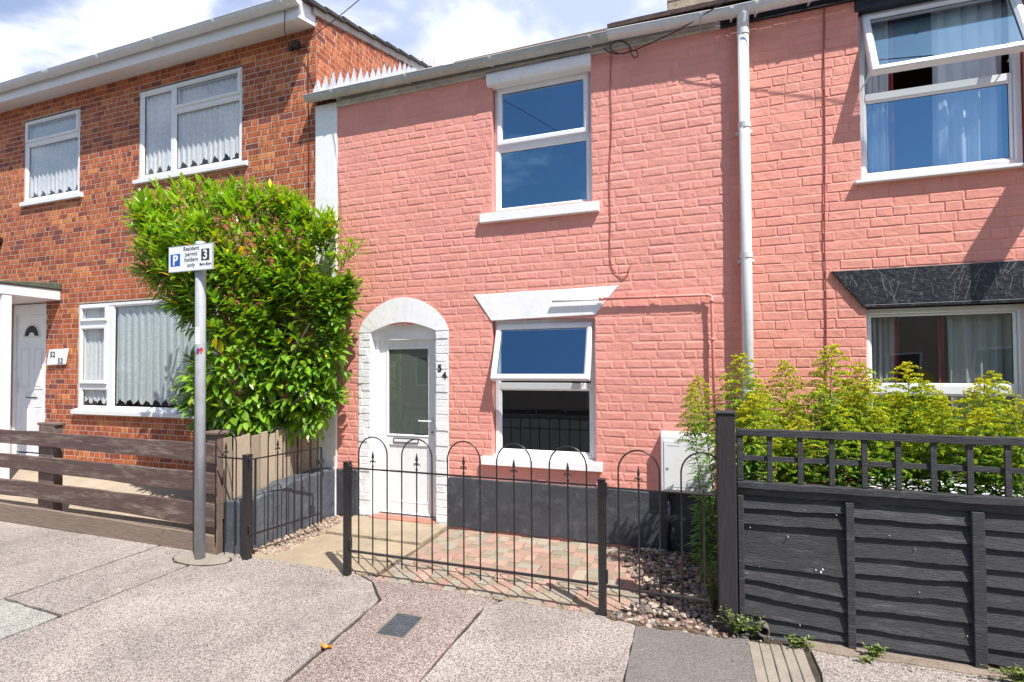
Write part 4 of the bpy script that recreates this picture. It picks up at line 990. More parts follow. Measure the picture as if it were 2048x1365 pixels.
# feather board fence on it
FF = thing('closeboard_fence', (-4.26, 4.4, 0), 'short fence of pale upright overlapping boards standing behind the low grey wall', 'fence')
g = MB(); y = 3.76; k = 0
while y < D - .10:
    wd = .098 + random.uniform(-.006, .006); tlt = random.uniform(-.006, .006); zt_ = 1.05 + random.uniform(-.022, .022); xa = -4.262 + (.016 if k % 2 else .004)
    c = random.uniform(.62, 1.12)
    g.add([(xa, y + tlt, .3), (xa + .012, y, .3), (xa + .010, y + wd, .3), (xa - .004, y + wd, .3), (xa, y + tlt, zt_), (xa + .014, y, zt_), (xa + .010, y + wd + tlt, zt_ + .004), (xa - .004, y + wd + tlt, zt_ + .004)],
          [(0, 3, 2, 1), (4, 5, 6, 7), (0, 1, 5, 4), (1, 2, 6, 5), (2, 3, 7, 6), (3, 0, 4, 7)], (c, c, c))
    y += wd + .012; k += 1
g.build('boards', M['feather'], FF, bevel=.002)
g = MB(); g.box(-4.30, -4.263, 3.76, D - .05, .85, .92); g.box(-4.30, -4.263, 3.76, D - .05, .45, .52); g.build('rail', M['greywood'], FF)

# black iron railings
def spear(mb, x, y, z, s=1., ux=(1, 0)):
    def T(a, o, zz): return (x + ux[0] * a, y + ux[1] * a, z + zz) if o == 0 else (x - ux[1] * o + ux[0] * a, y + ux[0] * o + ux[1] * a, z + zz)
    n = 8
    mb.tube([T(0, 0, 0), T(0, 0, .012), T(0, 0, .02), T(0, 0, .03)], [.005, .009, .009, .005], n)
    mb.tube([T(0, 0, .03), T(0, 0, .05), T(0, 0, .062), T(0, 0, .075), T(0, 0, .088), T(0, 0, .105), T(0, 0, .15)], [.005, .006, .009, .0055, .012, .010, .0008], 6)
    for sgn in (-1, 1):
        mb.tube([T(0, 0, .045), T(sgn * .010, 0, .062), T(sgn * .021, 0, .060), T(sgn * .025, 0, .048), T(sgn * .018, 0, .043)], [.006, .0055, .005, .004, .002], 6)
    for sgn in (-1, 1):
        mb.tube([T(0, 0, .045), T(0, sgn * .010, .062), T(0, sgn * .020, .058)], [.006, .005, .002], 6)
def hoopbar(mb, p0, p1, zb, zt, r=.0058):
    P0, P1 = Vector(p0), Vector(p1); c = (P0 + P1) / 2; h = (P1 - P0) / 2; R_ = h.length; zc = zt - R_ * 1.06
    pts = [(P0.x, P0.y, zb), (P0.x, P0.y, (zb + zc) / 2), (P0.x, P0.y, zc)]
    for i in range(1, 16): t = math.pi * i / 16; q = c - h * math.cos(t); pts.append((q.x, q.y, zc + R_ * 1.06 * math.sin(t)))
    pts += [(P1.x, P1.y, zc), (P1.x, P1.y, (zb + zc) / 2), (P1.x, P1.y, zb)]
    mb.tube(pts, r, 8)
YR = 3.66
R1 = thing('iron_railing', (-1.7, YR, 0), 'black wrought iron railing with five round hoops and spear tips in front of house 54', 'railing', 'black iron railings of house 54')
def flatbar(mb, a, b, z, h=.012, t=.018, za=0):
    a, b = Vector(a), Vector(b); d = (b - a).normalized(); nrm = Vector((-d.y, d.x)) * t / 2
    P = []
    for q in (a, b):
        dz = za if q is a else 0
        for s1, z1 in ((-1, -h / 2), (1, -h / 2), (1, h / 2), (-1, h / 2)): P.append((q.x + nrm.x * s1, q.y + nrm.y * s1, z + dz + z1))
    mb.add(P, [(0, 1, 2, 3), (4, 7, 6, 5), (0, 4, 5, 1), (1, 5, 6, 2), (2, 6, 7, 3), (3, 7, 4, 0)])
g = MB(); flatbar(g, (-2.725, YR), (-.655, YR), .896); g.build('top_rail', M['iron'], R1, bevel=.002)
g = MB(); flatbar(g, (-2.725, YR), (-.655, YR), .205, .014, .026); g.build('bottom_rail', M['iron'], R1, bevel=.002)
hx = [-2.649 + .1372 * i for i in range(15)]
for i in range(0, 15, 3):
    g = MB(); hoopbar(g, (hx[i], YR), (hx[i + 2], YR), .112, 1.163); g.build('hoop', M['iron'], R1, smooth=True)
    g = MB(); g.tube([(hx[i + 1], YR, .112), (hx[i + 1], YR, .92)], .0058, 8); spear(g, hx[i + 1], YR, .905); g.build('spear_bar', M['iron'], R1, smooth=False)
def gpost(parent, x, y, top=.948, w=.052):
    g = MB(); g.box(x - w / 2, x + w / 2, y - w / 2, y + w / 2, -.05, top - .012); g.box(x - w / 2 - .002, x + w / 2 + .002, y - w / 2 - .002, y + w / 2 + .002, top - .0115, top)
    for z in (.86, .25): g.box(x + w / 2, x + w / 2 + .012, y - .018, y + .018, z - .03, z + .06)
    return g.build('post', M['iron'], parent, bevel=.003)
gpost(R1, -2.762, YR); gpost(R1, -.621, YR)
R2 = thing('iron_railing', (-.25, YR, 0), 'black iron railing section with two hoops just left of the black timber fence post', 'railing', 'black iron railings of house 54')
g = MB(); flatbar(g, (-.590, YR), (.128, YR), .888); g.build('top_rail', M['iron'], R2, bevel=.002)
g = MB(); flatbar(g, (-.590, YR), (.075, YR - .012), .20, .014, .026); g.build('bottom_rail', M['iron'], R2, bevel=.002)
for a, b in ((-.505, -.228), (-.088, .18)):
    g = MB(); hoopbar(g, (a, YR + (.02 if a > -.2 else 0)), (b, YR + (.05 if a > -.2 else 0)), .10, 1.158); g.build('hoop', M['iron'], R2, smooth=True)
for a in (-.367, .053):
    g = MB(); g.tube([(a, YR, .10), (a, YR, .92)], .0058, 8); spear(g, a, YR, .905) if a < 0 else None; g.build('spear_bar', M['iron'], R2)
R3 = thing('iron_railing', (-3.98, YR, 0), 'narrow black iron railing piece with one hoop beside the brown fence end post', 'railing', 'black iron railings of house 54')
g = MB(); flatbar(g, (-4.2, YR), (-3.89, YR), .908); g.build('top_rail', M['iron'], R3)
g = MB(); hoopbar(g, (-4.235, YR), (-3.985, YR), .11, 1.17); g.build('hoop', M['iron'], R3, smooth=True)
g = MB(); g.tube([(-4.11, YR, .11), (-4.11, YR, .92)], .0058, 8); spear(g, -4.11, YR, .905); g.build('spear_bar', M['iron'], R3)
gpost(R3, -3.862, YR + .01, .948, .062)
# gate, swung open inwards
GT = thing('iron_gate', (-3.83, 3.70, 0), 'black wrought iron garden gate with two hoops standing open beside the low grey wall', 'gate')
A_ = Vector((-3.842, 3.715)); B_ = Vector((-3.700, 4.47)); dd = (B_ - A_); ul = dd.normalized()
def gp(t): q = A_ + dd * t; return (q.x, q.y)
g = MB(); flatbar(g, gp(0), gp(1), .90); g.build('top_rail', M['iron'], GT, bevel=.002)
g = MB(); flatbar(g, gp(0), gp(1), .212, .014, .024); g.build('bottom_rail', M['iron'], GT, bevel=.002)
for t, z0_, z1_ in ((.03, .11, .90), (1.0, .11, .90)):
    g = MB(); x_, y_ = gp(t); g.tube([(x_, y_, z0_), (x_, y_, z1_)], .011, 6); g.build('stile', M['iron'], GT)
for a, b in ((.20, .46), (.68, .94)):
    g = MB(); hoopbar(g, gp(a), gp(b), .11, 1.163); g.build('hoop', M['iron'], GT, smooth=True)
for t, sp in ((.33, 1), (.57, 0), (.81, 1)):
    x_, y_ = gp(t); g = MB(); g.tube([(x_, y_, .11), (x_, y_, .92 if sp else .90)], .0058, 8)
    if sp: spear(g, x_, y_, .905, ux=(ul.x, ul.y))
    g.build('spear_bar' if sp else 'bar', M['iron'], GT)
g = MB(); x_, y_ = gp(.985); g.box(x_ - .012, x_ + .03, y_ - .05, y_ + .03, .735, .775); g.tube([(x_, y_ - .03, .755), (x_ + .02, y_ - .08, .745)], .007, 6); g.build('latch', M['iron'], GT, bevel=.004)

# black timber fence
KF = thing('panel_fence', (1.5, 3.75, 0), 'black stained timber fence panel of overlapping boards with square trellis on top', 'fence')
g = MB(); g.box(.137, .252, 3.64, 3.755, -.05, 1.425); g.build('post', M['blackpost'], KF, bevel=.005)
g = MB(); g.box(.130, .262, 3.632, 3.762, 1.426, 1.440); g.build('post_cap', M['blackwood'], KF, bevel=.003)
XF = 4.6; y0 = 3.70
def rough_rail(mb, xa, xb, ya, yb, za, zb, step=.12, amp=.0022):
    n = max(2, int((xb - xa) / step)); P = []
    for i in range(n + 1):
        x = xa + (xb - xa) * i / n; w1, w2 = random.uniform(-amp, amp), random.uniform(-amp, amp)
        P += [(x, ya + w2, za + w2), (x, ya + w1, zb + w1), (x, yb, zb + w1), (x, yb, za + w2)]
    fs = [(0, 1, 2, 3), (n * 4 + 3, n * 4 + 2, n * 4 + 1, n * 4)]
    for i in range(n):
        a = i * 4; b = a + 4
        for j in range(4): q = (j + 1) % 4; fs.append((a + j, b + j, b + q, a + q))
    mb.add(P, fs)
g = MB(); rough_rail(g, .262, XF, y0 - .005, y0 + .04, 1.278, 1.325); g.build('top_rail', M['blackwood'], KF, bevel=.003)
g = MB(); rough_rail(g, .262, XF, y0 - .012, y0 + .045, .942, .984); rough_rail(g, .264, XF, y0 + .012, y0 + .05, .892, .9415); g.build('middle_rail', M['blackwood'], KF, bevel=.003)
g = MB(); g.box(.264, .300, y0 + .004, y0 + .038, .985, 1.2775)
for i in range(25):
    x = .459 + .1745 * i
    if x > XF - .1: break
    g.box(x - .016, x + .016, y0 + .008, y0 + .022, .985, 1.2775)
g.build('trellis_upright', M['blackwood'], KF, bevel=.0025)
g = MB(); rough_rail(g, .301, XF, y0 + .0225, y0 + .036, 1.117, 1.150); g.build('trellis_slat', M['blackwood'], KF, bevel=.002)
g = MB(); rough = [(.262, .298), (.873, .918), (1.500, 1.562), (2.62, 2.665), (3.3, 3.36), (4.2, 4.25)]
for i, (a, b) in enumerate(rough):
    g = MB(); g.box(a, b, y0 - .006, y0 + .03, -.02 if i else .02, .8915); g.build('batten', M['blackwood'] if i else M['blackwood'], KF, bevel=.004)
# boards, three bays with uneven edges
bays = [(.298, .873, [.895, .80, .705, .435, .345, .245, .118, .015, -.03], [.895, .815, .715, .425, .30, .205, .085, .03, -.03]),
        (.918, 1.500, [.895, .795, .683, .56, .455, .35, .243, .125, .035, -.03], [.895, .80, .697, .572, .478, .36, .245, .115, .02, -.03]),
        (1.562, 2.62, [.895, .787, .685, .565, .462, .355, .24, .115, .03], [.895, .79, .68, .57, .46, .35, .235, .12, .03]),
        (2.665, 4.6, [.895, .787, .685, .565, .462, .355, .24, .115, .03], [.895, .79, .68, .57, .46, .35, .235, .12, .03])]
for bi, (xa, xb, zl, zr) in enumerate(bays):
    for k in range(len(zl) - 1):
        g = MB(); n = 12; P = []; tl = random.uniform(.0, .006)
        for i in range(n + 1):
            t = i / n; x = xa + (xb - xa) * t; zt_ = zl[k] + (zr[k] - zl[k]) * t; zb_ = zl[k + 1] + (zr[k + 1] - zl[k + 1]) * t
            zb_ += .0025 * math.sin(t * 7 + k * 2 + bi) + random.uniform(-.003, .003)
            yb2 = y0 + .010 + tl * .4 * math.sin(3 * t + k)
            yt = y0 + .036
            P += [(x, yb2, zb_ + .004), (x, yt, zt_ + .012), (x, yt + .008, zt_ + .012), (x, yb2 + .014, zb_ + .004)]
        fs = [(0, 1, 2, 3), (n * 4 + 3, n * 4 + 2, n * 4 + 1, n * 4)]
        for i in range(n):
            a = i * 4; b = a + 4
            for j in range(4): q = (j + 1) % 4; fs.append((a + j, b + j, b + q, a + q))
        c = random.uniform(.8, 1.25)
        if k == len(zl) - 2 and bi < 2: c = 2.2
        g.add(P, fs, (c, c, c * .98)); g.build('board', M['blackwood'], KF)
g = MB(); g.box(.262, XF, y0 + .055, y0 + .075, .1, .9); g.build('backing', M['blackwood'], KF)
g = MB(); rn = random.Random(5)
for i in range(22):
    x = rn.uniform(.31, 2.2); z = rn.uniform(.06, .86); r_ = rn.uniform(.001, .0026) * (2.4 if i < 4 else 1)
    if i < 4: x, z = .72 + rn.uniform(-.03, .03), .455 + rn.uniform(-.01, .012)
    g.prism([(x + r_ * rn.uniform(.6, 1.4) * math.cos(t), z + r_ * rn.uniform(.6, 1.6) * math.sin(t)) for t in (0, 1.05, 2.1, 3.14, 4.2, 5.2)], y0 + .006, y0 + .03)
tag(g.build('paint_splashes', M['signw'], KF), kind='stuff')
# clay pipe end poking out below the fence
PE = MB(); PE.tube([(.40, 3.64, .055), (.40, 3.85, .06)], .036, 18, caps=False); PE.tube([(.40, 3.64, .055), (.40, 3.85, .06)], .029, 18, caps=False)
n = 18; P = []; fs = []
for r_ in (.036, .029):
    for i in range(n): t = 6.2832 * i / n; P.append((.40 + r_ * math.cos(t), 3.64, .055 + r_ * math.sin(t)))
for i in range(n): j = (i + 1) % n; fs.append((i, j, n + j, n + i))
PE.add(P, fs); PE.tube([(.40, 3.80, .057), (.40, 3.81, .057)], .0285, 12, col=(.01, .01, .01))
tag(PE.build('drain_pipe_end', M['clay'], origin=(.40, 3.7, .05), smooth=False), 'open round end of a drain pipe sticking out under the black fence', 'pipe')

# ================================================================== sign post
SP = thing('sign_post', (-4.255, 3.52, 0), 'grey galvanised pole carrying a resident permit holders parking sign', 'sign post')
sx, sy = -4.262, 3.52
g = MB(); g.tube([(sx + .004, sy, -.02), (sx - .012, sy, 2.90), (sx - .012, sy, 2.905)], [.044, .044, .038], 28); g.build('pole', M['galv'], SP, smooth=True)
g = MB(); g.tube([(sx - .008, sy, 1.96), (sx - .009, sy, 2.115)], .0448, 28, caps=False); g.build('pale_band', M['signw'], SP, smooth=True)
g = MB(); rn = random.Random(2)
for i in range(14):
    a = rn.uniform(-2.0, -.7); z = rn.uniform(1.855, 1.91); cc = rn.choice([(.7, .5, .03), (.5, .03, .03), (.04, .08, .35), (.7, .7, .7), (.02, .02, .03), (.6, .12, .03)])
    n = 4; P = []
    w_ = rn.uniform(.2, .45)
    for zz in (z, z + rn.uniform(.012, .03)):
        for k in range(n + 1): t = a + w_ * k / n; P.append((sx - .007 + (.0447 + .0001 * i) * math.cos(t), sy + (.0447 + .0001 * i) * math.sin(t), zz))
    g.add(P, [(k, k + 1, n + k + 2, n + k + 1) for k in range(n)], cc)
g.build('sticker', M['paver'], SP, fixn=False)
SG = MB(); px0, px1, pz0, pz1 = -4.672, -4.136, 2.652, 2.884; ys = sy - .066
SG.prism([(px0, pz0), (px1, pz0), (px1, pz1), (px0, pz1)], ys, ys + .004); plate = SG.build('sign_plate', M['signw'], SP, bevel=.0015)
g = MB(); g.rings(px0 - .004, px1 + .004, pz0 - .004, pz1 + .004, [(0, ys + .012), (0, ys - .001), (.006, ys - .001), (.006, ys + .012)]); g.box(px0 + .02, px1 - .02, ys + .0045, ys + .02, 2.70, 2.715); g.box(px0 + .02, px1 - .02, ys + .0045, ys + .02, 2.82, 2.835); g.build('sign_rim', M['galv'], plate)
g = MB()
for z in (2.71, 2.83): g.tube([(sx - .012 + .047 * math.cos(t), sy + .047 * math.sin(t), z) for t in [i * 6.2832 / 20 for i in range(21)]], .006, 6)
g.build('pole_clamp', M['galv'], SP)
g = MB(); g.box(px0 + .022, px0 + .142, ys - .002, ys, 2.705, 2.815); g.build('blue_panel', M['signblue'], plate)
text('P', .125, M['signw'], plate, px0 + .083, ys - .0025, 2.716, 'symbol', bold=.004)
g = MB(); g.box(px1 - .130, px1 - .035, ys - .002, ys, 2.735, 2.838); g.build('dark_panel', M['signdark'], plate)
text('3', .118, M['signw'], plate, px1 - .083, ys - .0025, 2.747, 'symbol', bold=.003)
for i, t_ in enumerate(('Resident', 'permit', 'holders', 'only')):
    text(t_, .052, M['signdark'], plate, (px0 + px1) / 2 + .012, ys - .001, 2.838 - i * .0505, 'lettering')
text('8am-8pm', .036, M['signdark'], plate, px1 - .080, ys - .001, 2.690, 'lettering')
def oval(k): return [(sx + .06 + (.27 + k) * math.cos(t) * (1.15 if math.cos(t) < 0 else .9), sy - .0 + (.12 + k) * math.sin(t) + .03 * math.cos(t)) for t in [i * 6.2832 / 28 for i in range(28)]]
g = MB(); g.prism(jitter_poly(oval(.014), .05, .008), .004, -.04, axis='z'); struct('footing_seal', g, M['dirt'])
g = MB(); g.prism(jitter_poly(oval(.0), .06, .005), .013, -.04, axis='z'); struct('pole_footing', g, M['concrete'], bevel=.006)

plate.location = (.082, 0, -.02)
# ================================================================== vegetation
def leafmesh(mb, p, d, up, L_, W_, col, curl=.25, fold=.25, nseg=3):
    d = d.normalized(); s = d.cross(up)
    if s.length < 1e-3: s = d.orthogonal()
    s.normalize(); u = s.cross(d).normalized()
    prof = {3: [(0, .0), (.3, .85), (.68, .8), (1, 0)], 2: [(0, 0), (.45, 1), (1, 0)]}[nseg]
    P = []; ids = []
    for t, wv in prof:
        c = p + d * (L_ * t) - u * (curl * L_ * t * t); h = W_ / 2 * wv
        if wv == 0: ids.append((len(P),)); P.append(c)
        else: ids.append((len(P), len(P) + 1, len(P) + 2)); P += [c - s * h + u * h * fold, c, c + s * h + u * h * fold]
    fs = []
    for a, b in zip(ids[:-1], ids[1:]):
        if len(a) == 1: fs += [(a[0], b[1], b[0]), (a[0], b[2], b[1])]
        elif len(b) == 1: fs += [(a[0], a[1], b[0]), (a[1], a[2], b[0])]
        else: fs += [(a[0], a[1], b[1], b[0]), (a[1], a[2], b[2], b[1])]
    mb.add(P, fs, col)
def in_poly(x, z, poly):
    c = False; n = len(poly)
    for i in range(n):
        x1_, z1_ = poly[i]; x2_, z2_ = poly[i - 1]
        if (z1_ > z) != (z2_ > z) and x < (x2_ - x1_) * (z - z1_) / (z2_ - z1_) + x1_: c = not c
    return c
def dist_poly(x, z, poly):
    m = 9; n = len(poly); bn = None
    for i in range(n):
        a = poly[i]; b = poly[(i + 1) % n]; dx_, dz_ = b[0] - a[0], b[1] - a[1]; t = max(0, min(1, ((x - a[0]) * dx_ + (z - a[1]) * dz_) / (dx_ * dx_ + dz_ * dz_)))
        qx, qz = a[0] + t * dx_, a[1] + t * dz_; d_ = math.hypot(x - qx, z - qz)
        if d_ < m: m = d_; bn = (qx - x, qz - z)
    return m, bn
LR = thing('laurel_shrub', (-4.45, 4.42, .1), 'big glossy green laurel shrub growing over the boards behind the sign post', 'shrub')
YL = 4.30
outl = [(-6.28, 3.46), (-6.02, 3.86), (-5.72, 3.72), (-5.4, 3.78), (-5.06, 3.74), (-4.7, 3.62), (-4.35, 3.60), (-3.95, 3.48), (-3.65, 3.40), (-3.42, 3.24), (-3.16, 2.94), (-3.2, 2.62), (-3.16, 2.32), (-3.28, 2.06), (-3.33, 1.8), (-3.42, 1.55), (-3.36, 1.26), (-3.6, 1.14), (-4.1, 1.08), (-4.6, 1.06), (-4.95, 1.12), (-5.0, 1.35), (-5.32, 1.52), (-5.36, 1.72), (-4.95, 1.78), (-4.72, 1.95), (-4.95, 2.2), (-5.35, 2.28), (-5.6, 2.48), (-5.95, 2.62), (-6.22, 2.85), (-6.15, 3.15)]
outl = [(x + max(0, (-4.9 - x)) * .32, z - (.05 if z > 3.2 else 0)) for x, z in outl]
base = Vector((-4.55, 4.62, 0.1)); limbs = []
for tx, tz, ty in ((-4.75, 2.15, 4.3), (-4.2, 2.3, 4.5), (-3.75, 2.2, 4.35), (-5.1, 2.7, 4.3), (-5.6, 3.0, 4.3), (-4.6, 3.0, 4.25), (-3.9, 2.9, 4.45), (-5.0, 1.55, 4.15), (-3.7, 1.5, 4.3), (-4.4, 3.2, 4.7), (-5.3, 2.4, 4.5), (-4.9, 3.2, 4.1)):
    e = Vector((tx, ty, tz)); m1 = base.lerp(e, .12) + Vector((random.uniform(-.05, .05), random.uniform(-.05, .05), .75)); m2 = m1.lerp(e, .55) + Vector((random.uniform(-.06, .06), random.uniform(-.05, .05), .08))
    limbs.append((base + Vector((random.uniform(-.06, .06), random.uniform(-.06, .06), 0)), m1, m2, e))
for l in limbs:
    g = MB(); g.tube(l, [.028, .02, .014, .008], 7); g.build('branch', M['bark'], LR, smooth=True)
lv = MB(); tw = MB(); rnd = random.Random(11)
cnt = 0
tries = 0
while cnt < 1050 and tries < 20000:
    tries += 1
    x = rnd.uniform(-6.35, -3.05); z = rnd.uniform(1.05, 3.9)
    if not in_poly(x, z, outl): continue
    dd_, bn = dist_poly(x, z, outl)
    th = min(.62, math.sqrt(dd_ * .75) + .05); r_ = rnd.random()
    yo = -th * (1 - .9 * r_ ** 1.6) if rnd.random() < .78 else th * rnd.uniform(0, .9)
    tt = min(1, max(0, (x + 4.5) / .7)); tt = tt * tt * (3 - 2 * tt); yc_ = YL + .46 * tt; y = yc_ + yo * (1.0 if yo < 0 else .75) * (1 - .45 * tt)
    # clumpy gaps
    s_ = math.sin(x * 5.1 + z * 2.2) * math.sin(z * 5.7 - x * 1.9 + 1.3) + .35 * math.sin(x * 11 + z * 9)
    if s_ < -.22 and rnd.random() < .80: continue
    if -5.45 < x < -4.4 and 1.5 < z < 2.35 and rnd.random() < .55: continue
    bl_ = math.hypot(*bn) + 1e-6; ow = Vector((bn[0] / bl_, 0, bn[1] / bl_)) * max(0, 1 - dd_ * 2.2)
    ax = (ow + Vector((rnd.uniform(-.5, .4), -.55 if yo < 0 else .3, rnd.uniform(.2, 1.0) if z > 1.9 else rnd.uniform(-.55, .6)))).normalized()
    ln = rnd.uniform(.16, .34); k_ = yc_ / YL; p0 = Vector((x * k_, y, HC + (z - HC) * k_)) - ax * ln * .5
    young = z > 2.55 and rnd.random() < .75
    tw.tube([p0, p0 + ax * ln * .5, p0 + ax * ln], [.005, .004, .0025], 5)
    nl_ = rnd.randint(8, 13)
    ph = rnd.uniform(0, 6.28)
    for k in range(nl_):
        t = (k + .7) / nl_; pp = p0 + ax * ln * t
        o1 = ax.orthogonal().normalized(); q = Matrix.Rotation(ph + k * 2.4, 3, ax) @ o1
        dr_ = (q * (1.15 - .7 * t) + ax * (.35 + .9 * t) + Vector((0, 0, -.12 if not young else .1))).normalized()
        L_ = rnd.uniform(.095, .185) * (1.0 if t < .85 else .8); W_ = L_ * rnd.uniform(.36, .46)
        if young: W_ *= .72; L_ *= .95
        if young: c = (rnd.uniform(1.1, 1.65), rnd.uniform(1.05, 1.4), rnd.uniform(.8, 1.6)) if t > .45 else (1.05, 1.0, 1)
        else: b_ = rnd.uniform(.5, 1.3); c = (b_ * rnd.uniform(.8, 1.2), b_, b_ * rnd.uniform(.8, 2.))
        if rnd.random() < .012: c = (5, 1.9, .8)
        lv.add([], []); leafmesh(lv, pp, dr_, Vector((0, -.3, 1)), L_, W_, c, rnd.uniform(.05, .38), .3)
    cnt += 1
lv.build('foliage', M['leaf'], LR, fixn=False, smooth=False); tw.build('twigs', M['twig'], LR, smooth=True)

# goldenrod, four different plants copied
def goldenrod(name, seed, label, H_=1.55):
    rn = random.Random(seed); t = thing(name, (0, 0, 0), label, 'plant', 'goldenrod plants behind the black fence')
    lean = Vector((rn.uniform(-.1, .1), rn.uniform(-.06, .04), 0))
    def st(u): return Vector((lean.x * u * u, lean.y * u * u, H_ * u))
    g = MB(); g.tube([st(i / 8) for i in range(9)], [.0055 - .0005 * i for i in range(9)], 6); g.build('stem', M['gstem'], t, smooth=True)
    g = MB()
    for i in range(200):
        u = .08 + .74 * i / 200; a = i * 2.4 + rn.uniform(-.3, .3); c = rn.uniform(.7, 1.3)
        d_ = Vector((math.cos(a), math.sin(a), rn.uniform(.0, .65))); ll = rn.uniform(.12, .20) * (1.15 - .6 * u)
        leafmesh(g, st(u), d_, Vector((0, 0, 1)), ll, ll * .20, (c, c, c), rn.uniform(.2, .55), .3)
    g.build('leaves', M['gleaf'], t, fixn=False)
    g = MB(); nb = 50
    for i in range(nb):
        u = .66 + .34 * i / nb; a = i * 2.4 + rn.uniform(-.4, .4); ll = (.235 * (1 - ((u - .66) / .34)) ** .8 + .03) * rn.uniform(.75, 1.15)
        p = st(u); h = Vector((math.cos(a), math.sin(a), 0)); pts = [p + h * (ll * s_) + Vector((0, 0, ll * (.75 * s_ - .62 * s_ * s_))) for s_ in (0, .25, .5, .75, 1.)]
        g.tube(pts, .0014, 4, (.35, .55, .6))
        n = int(14 + ll * 190)
        for k in range(n):
            s_ = .15 + .85 * k / n; q = p + h * (ll * s_) + Vector((0, 0, ll * (.75 * s_ - .62 * s_ * s_) + rn.uniform(.0, .010))) + Vector((rn.uniform(-.007, .007), rn.uniform(-.007, .007), 0))
            yl = min(1, max(0, (u - .70) * 2.6 + s_ * .30 + rn.uniform(-.25, .2))); c = (.42 + .8 * yl, .72 + .40 * yl, 1.0 + .6 * (1 - yl)); e = rn.uniform(.0065, .0115)
            dv = Vector((rn.uniform(-1, 1), rn.uniform(-1, 1), rn.uniform(.2, 1.2))).normalized() * e * 1.4; sv = dv.orthogonal().normalized() * e * .55
            s2 = dv.cross(sv).normalized() * e * .55
            g.add([q, q + dv * .6 + sv, q + dv, q + dv * .6 - sv, q + dv * .6 + s2, q + dv * .6 - s2], [(0, 1, 2, 3), (0, 4, 2, 5)], c)
    g.build('flower_plume', M['gflower'], t, fixn=False)
    # short leafy side shoots near the base of the plume
    return t
protos = [goldenrod('goldenrod', 20 + i, 'x', 1.55) for i in range(4)]
def copy_tree(o, parent=None):
    c = o.copy(); COL.objects.link(c)
    if parent: c.parent = parent
    for ch in list(o.children): copy_tree(ch, c)
    return c
plants = []
for (u, v, y, rad) in ((1404, 772, 4.4, .62), (1438, 758, 4.45, .85), (1500, 716, 4.35, 1), (1465, 790, 4.05, 1), (1560, 728, 4.6, 1), (1590, 810, 4.1, 1), (1640, 697, 4.4, 1), (1535, 800, 4.1, 1), (1605, 775, 4.55, .9),
                       (1683, 765, 4.25, 1), (1725, 730, 4.5, 1), (1740, 800, 4.15, 1), (1655, 820, 4.0, .9), (1790, 800, 4.3, .9), (1845, 728, 4.2, 1.), (1870, 800, 4.45, .9), (1900, 800, 4.05, .9), (1945, 762, 4.3, 1.05), (1975, 752, 4.55, 1), (1995, 800, 4.1, .9), (2045, 800, 4.3, 1), (2035, 860, 4.0, .9), (1830, 835, 4.0, .9), (1780, 850, 4.4, .9), (1480, 860, 4.6, 1), (1570, 860, 4.65, 1), (1700, 840, 4.65, 1), (1860, 850, 4.65, 1), (1960, 850, 4.65, 1), (2120, 780, 4.3, 1), (2200, 800, 4.4, 1), (1500, 820, 4.0, 1.1), (1545, 850, 3.95, 1.1), (1625, 838, 3.95, 1.1), (1700, 818, 4.0, 1.1), (1770, 828, 3.98, 1.1), (1815, 790, 4.5, 1.1), (1925, 820, 4.0, 1.1), (2010, 828, 3.98, 1.1), (1665, 790, 4.5, 1.1), (1520, 770, 4.6, 1.1), (1890, 770, 4.6, 1.1), (1750, 770, 4.65, 1.0)):
    y = max(y, 4.10); q = onY(u, v, y); plants.append((q.x, y, q.z, rad))
plants.sort(key=lambda p: p[0])
for i, (x, y, zt_, rad) in enumerate(plants):
    o = protos[i] if i < 4 else copy_tree(protos[random.randrange(4)])
    o.location = (x, y, 0.02); s_ = zt_ / 1.55; o.scale = (s_ * rad * 1.12, s_ * rad * 1.12, s_); o.rotation_euler = (random.uniform(-.09, .09), random.uniform(-.09, .09), random.uniform(0, 6.28))
    hgt = 'tall' if zt_ > 1.62 else ('medium' if zt_ > 1.42 else 'short'); row = 'close to the fence' if y < 4.12 else ('close to the wall' if y > 4.4 else 'in the middle of the bed')
    nm = ['first', 'second', 'third', 'fourth', 'fifth', 'sixth', 'seventh', 'eighth', 'ninth', 'tenth', 'eleventh', 'twelfth', 'thirteenth', 'fourteenth', 'fifteenth', 'sixteenth', 'seventeenth', 'eighteenth', 'nineteenth', 'twentieth', 'twenty first', 'twenty second', 'twenty third', 'twenty fourth', 'twenty fifth', 'twenty sixth', 'twenty seventh', 'twenty eighth', 'twenty ninth', 'thirtieth', 'thirty first', 'thirty second', 'thirty third', 'thirty fourth', 'thirty fifth', 'thirty sixth', 'thirty seventh', 'thirty eighth', 'thirty ninth', 'fortieth', 'forty first', 'forty second', 'forty third', 'forty fourth'][i]
    o['label'] = hgt + ' yellow flowering goldenrod ' + row + ', ' + nm + ' from the left'
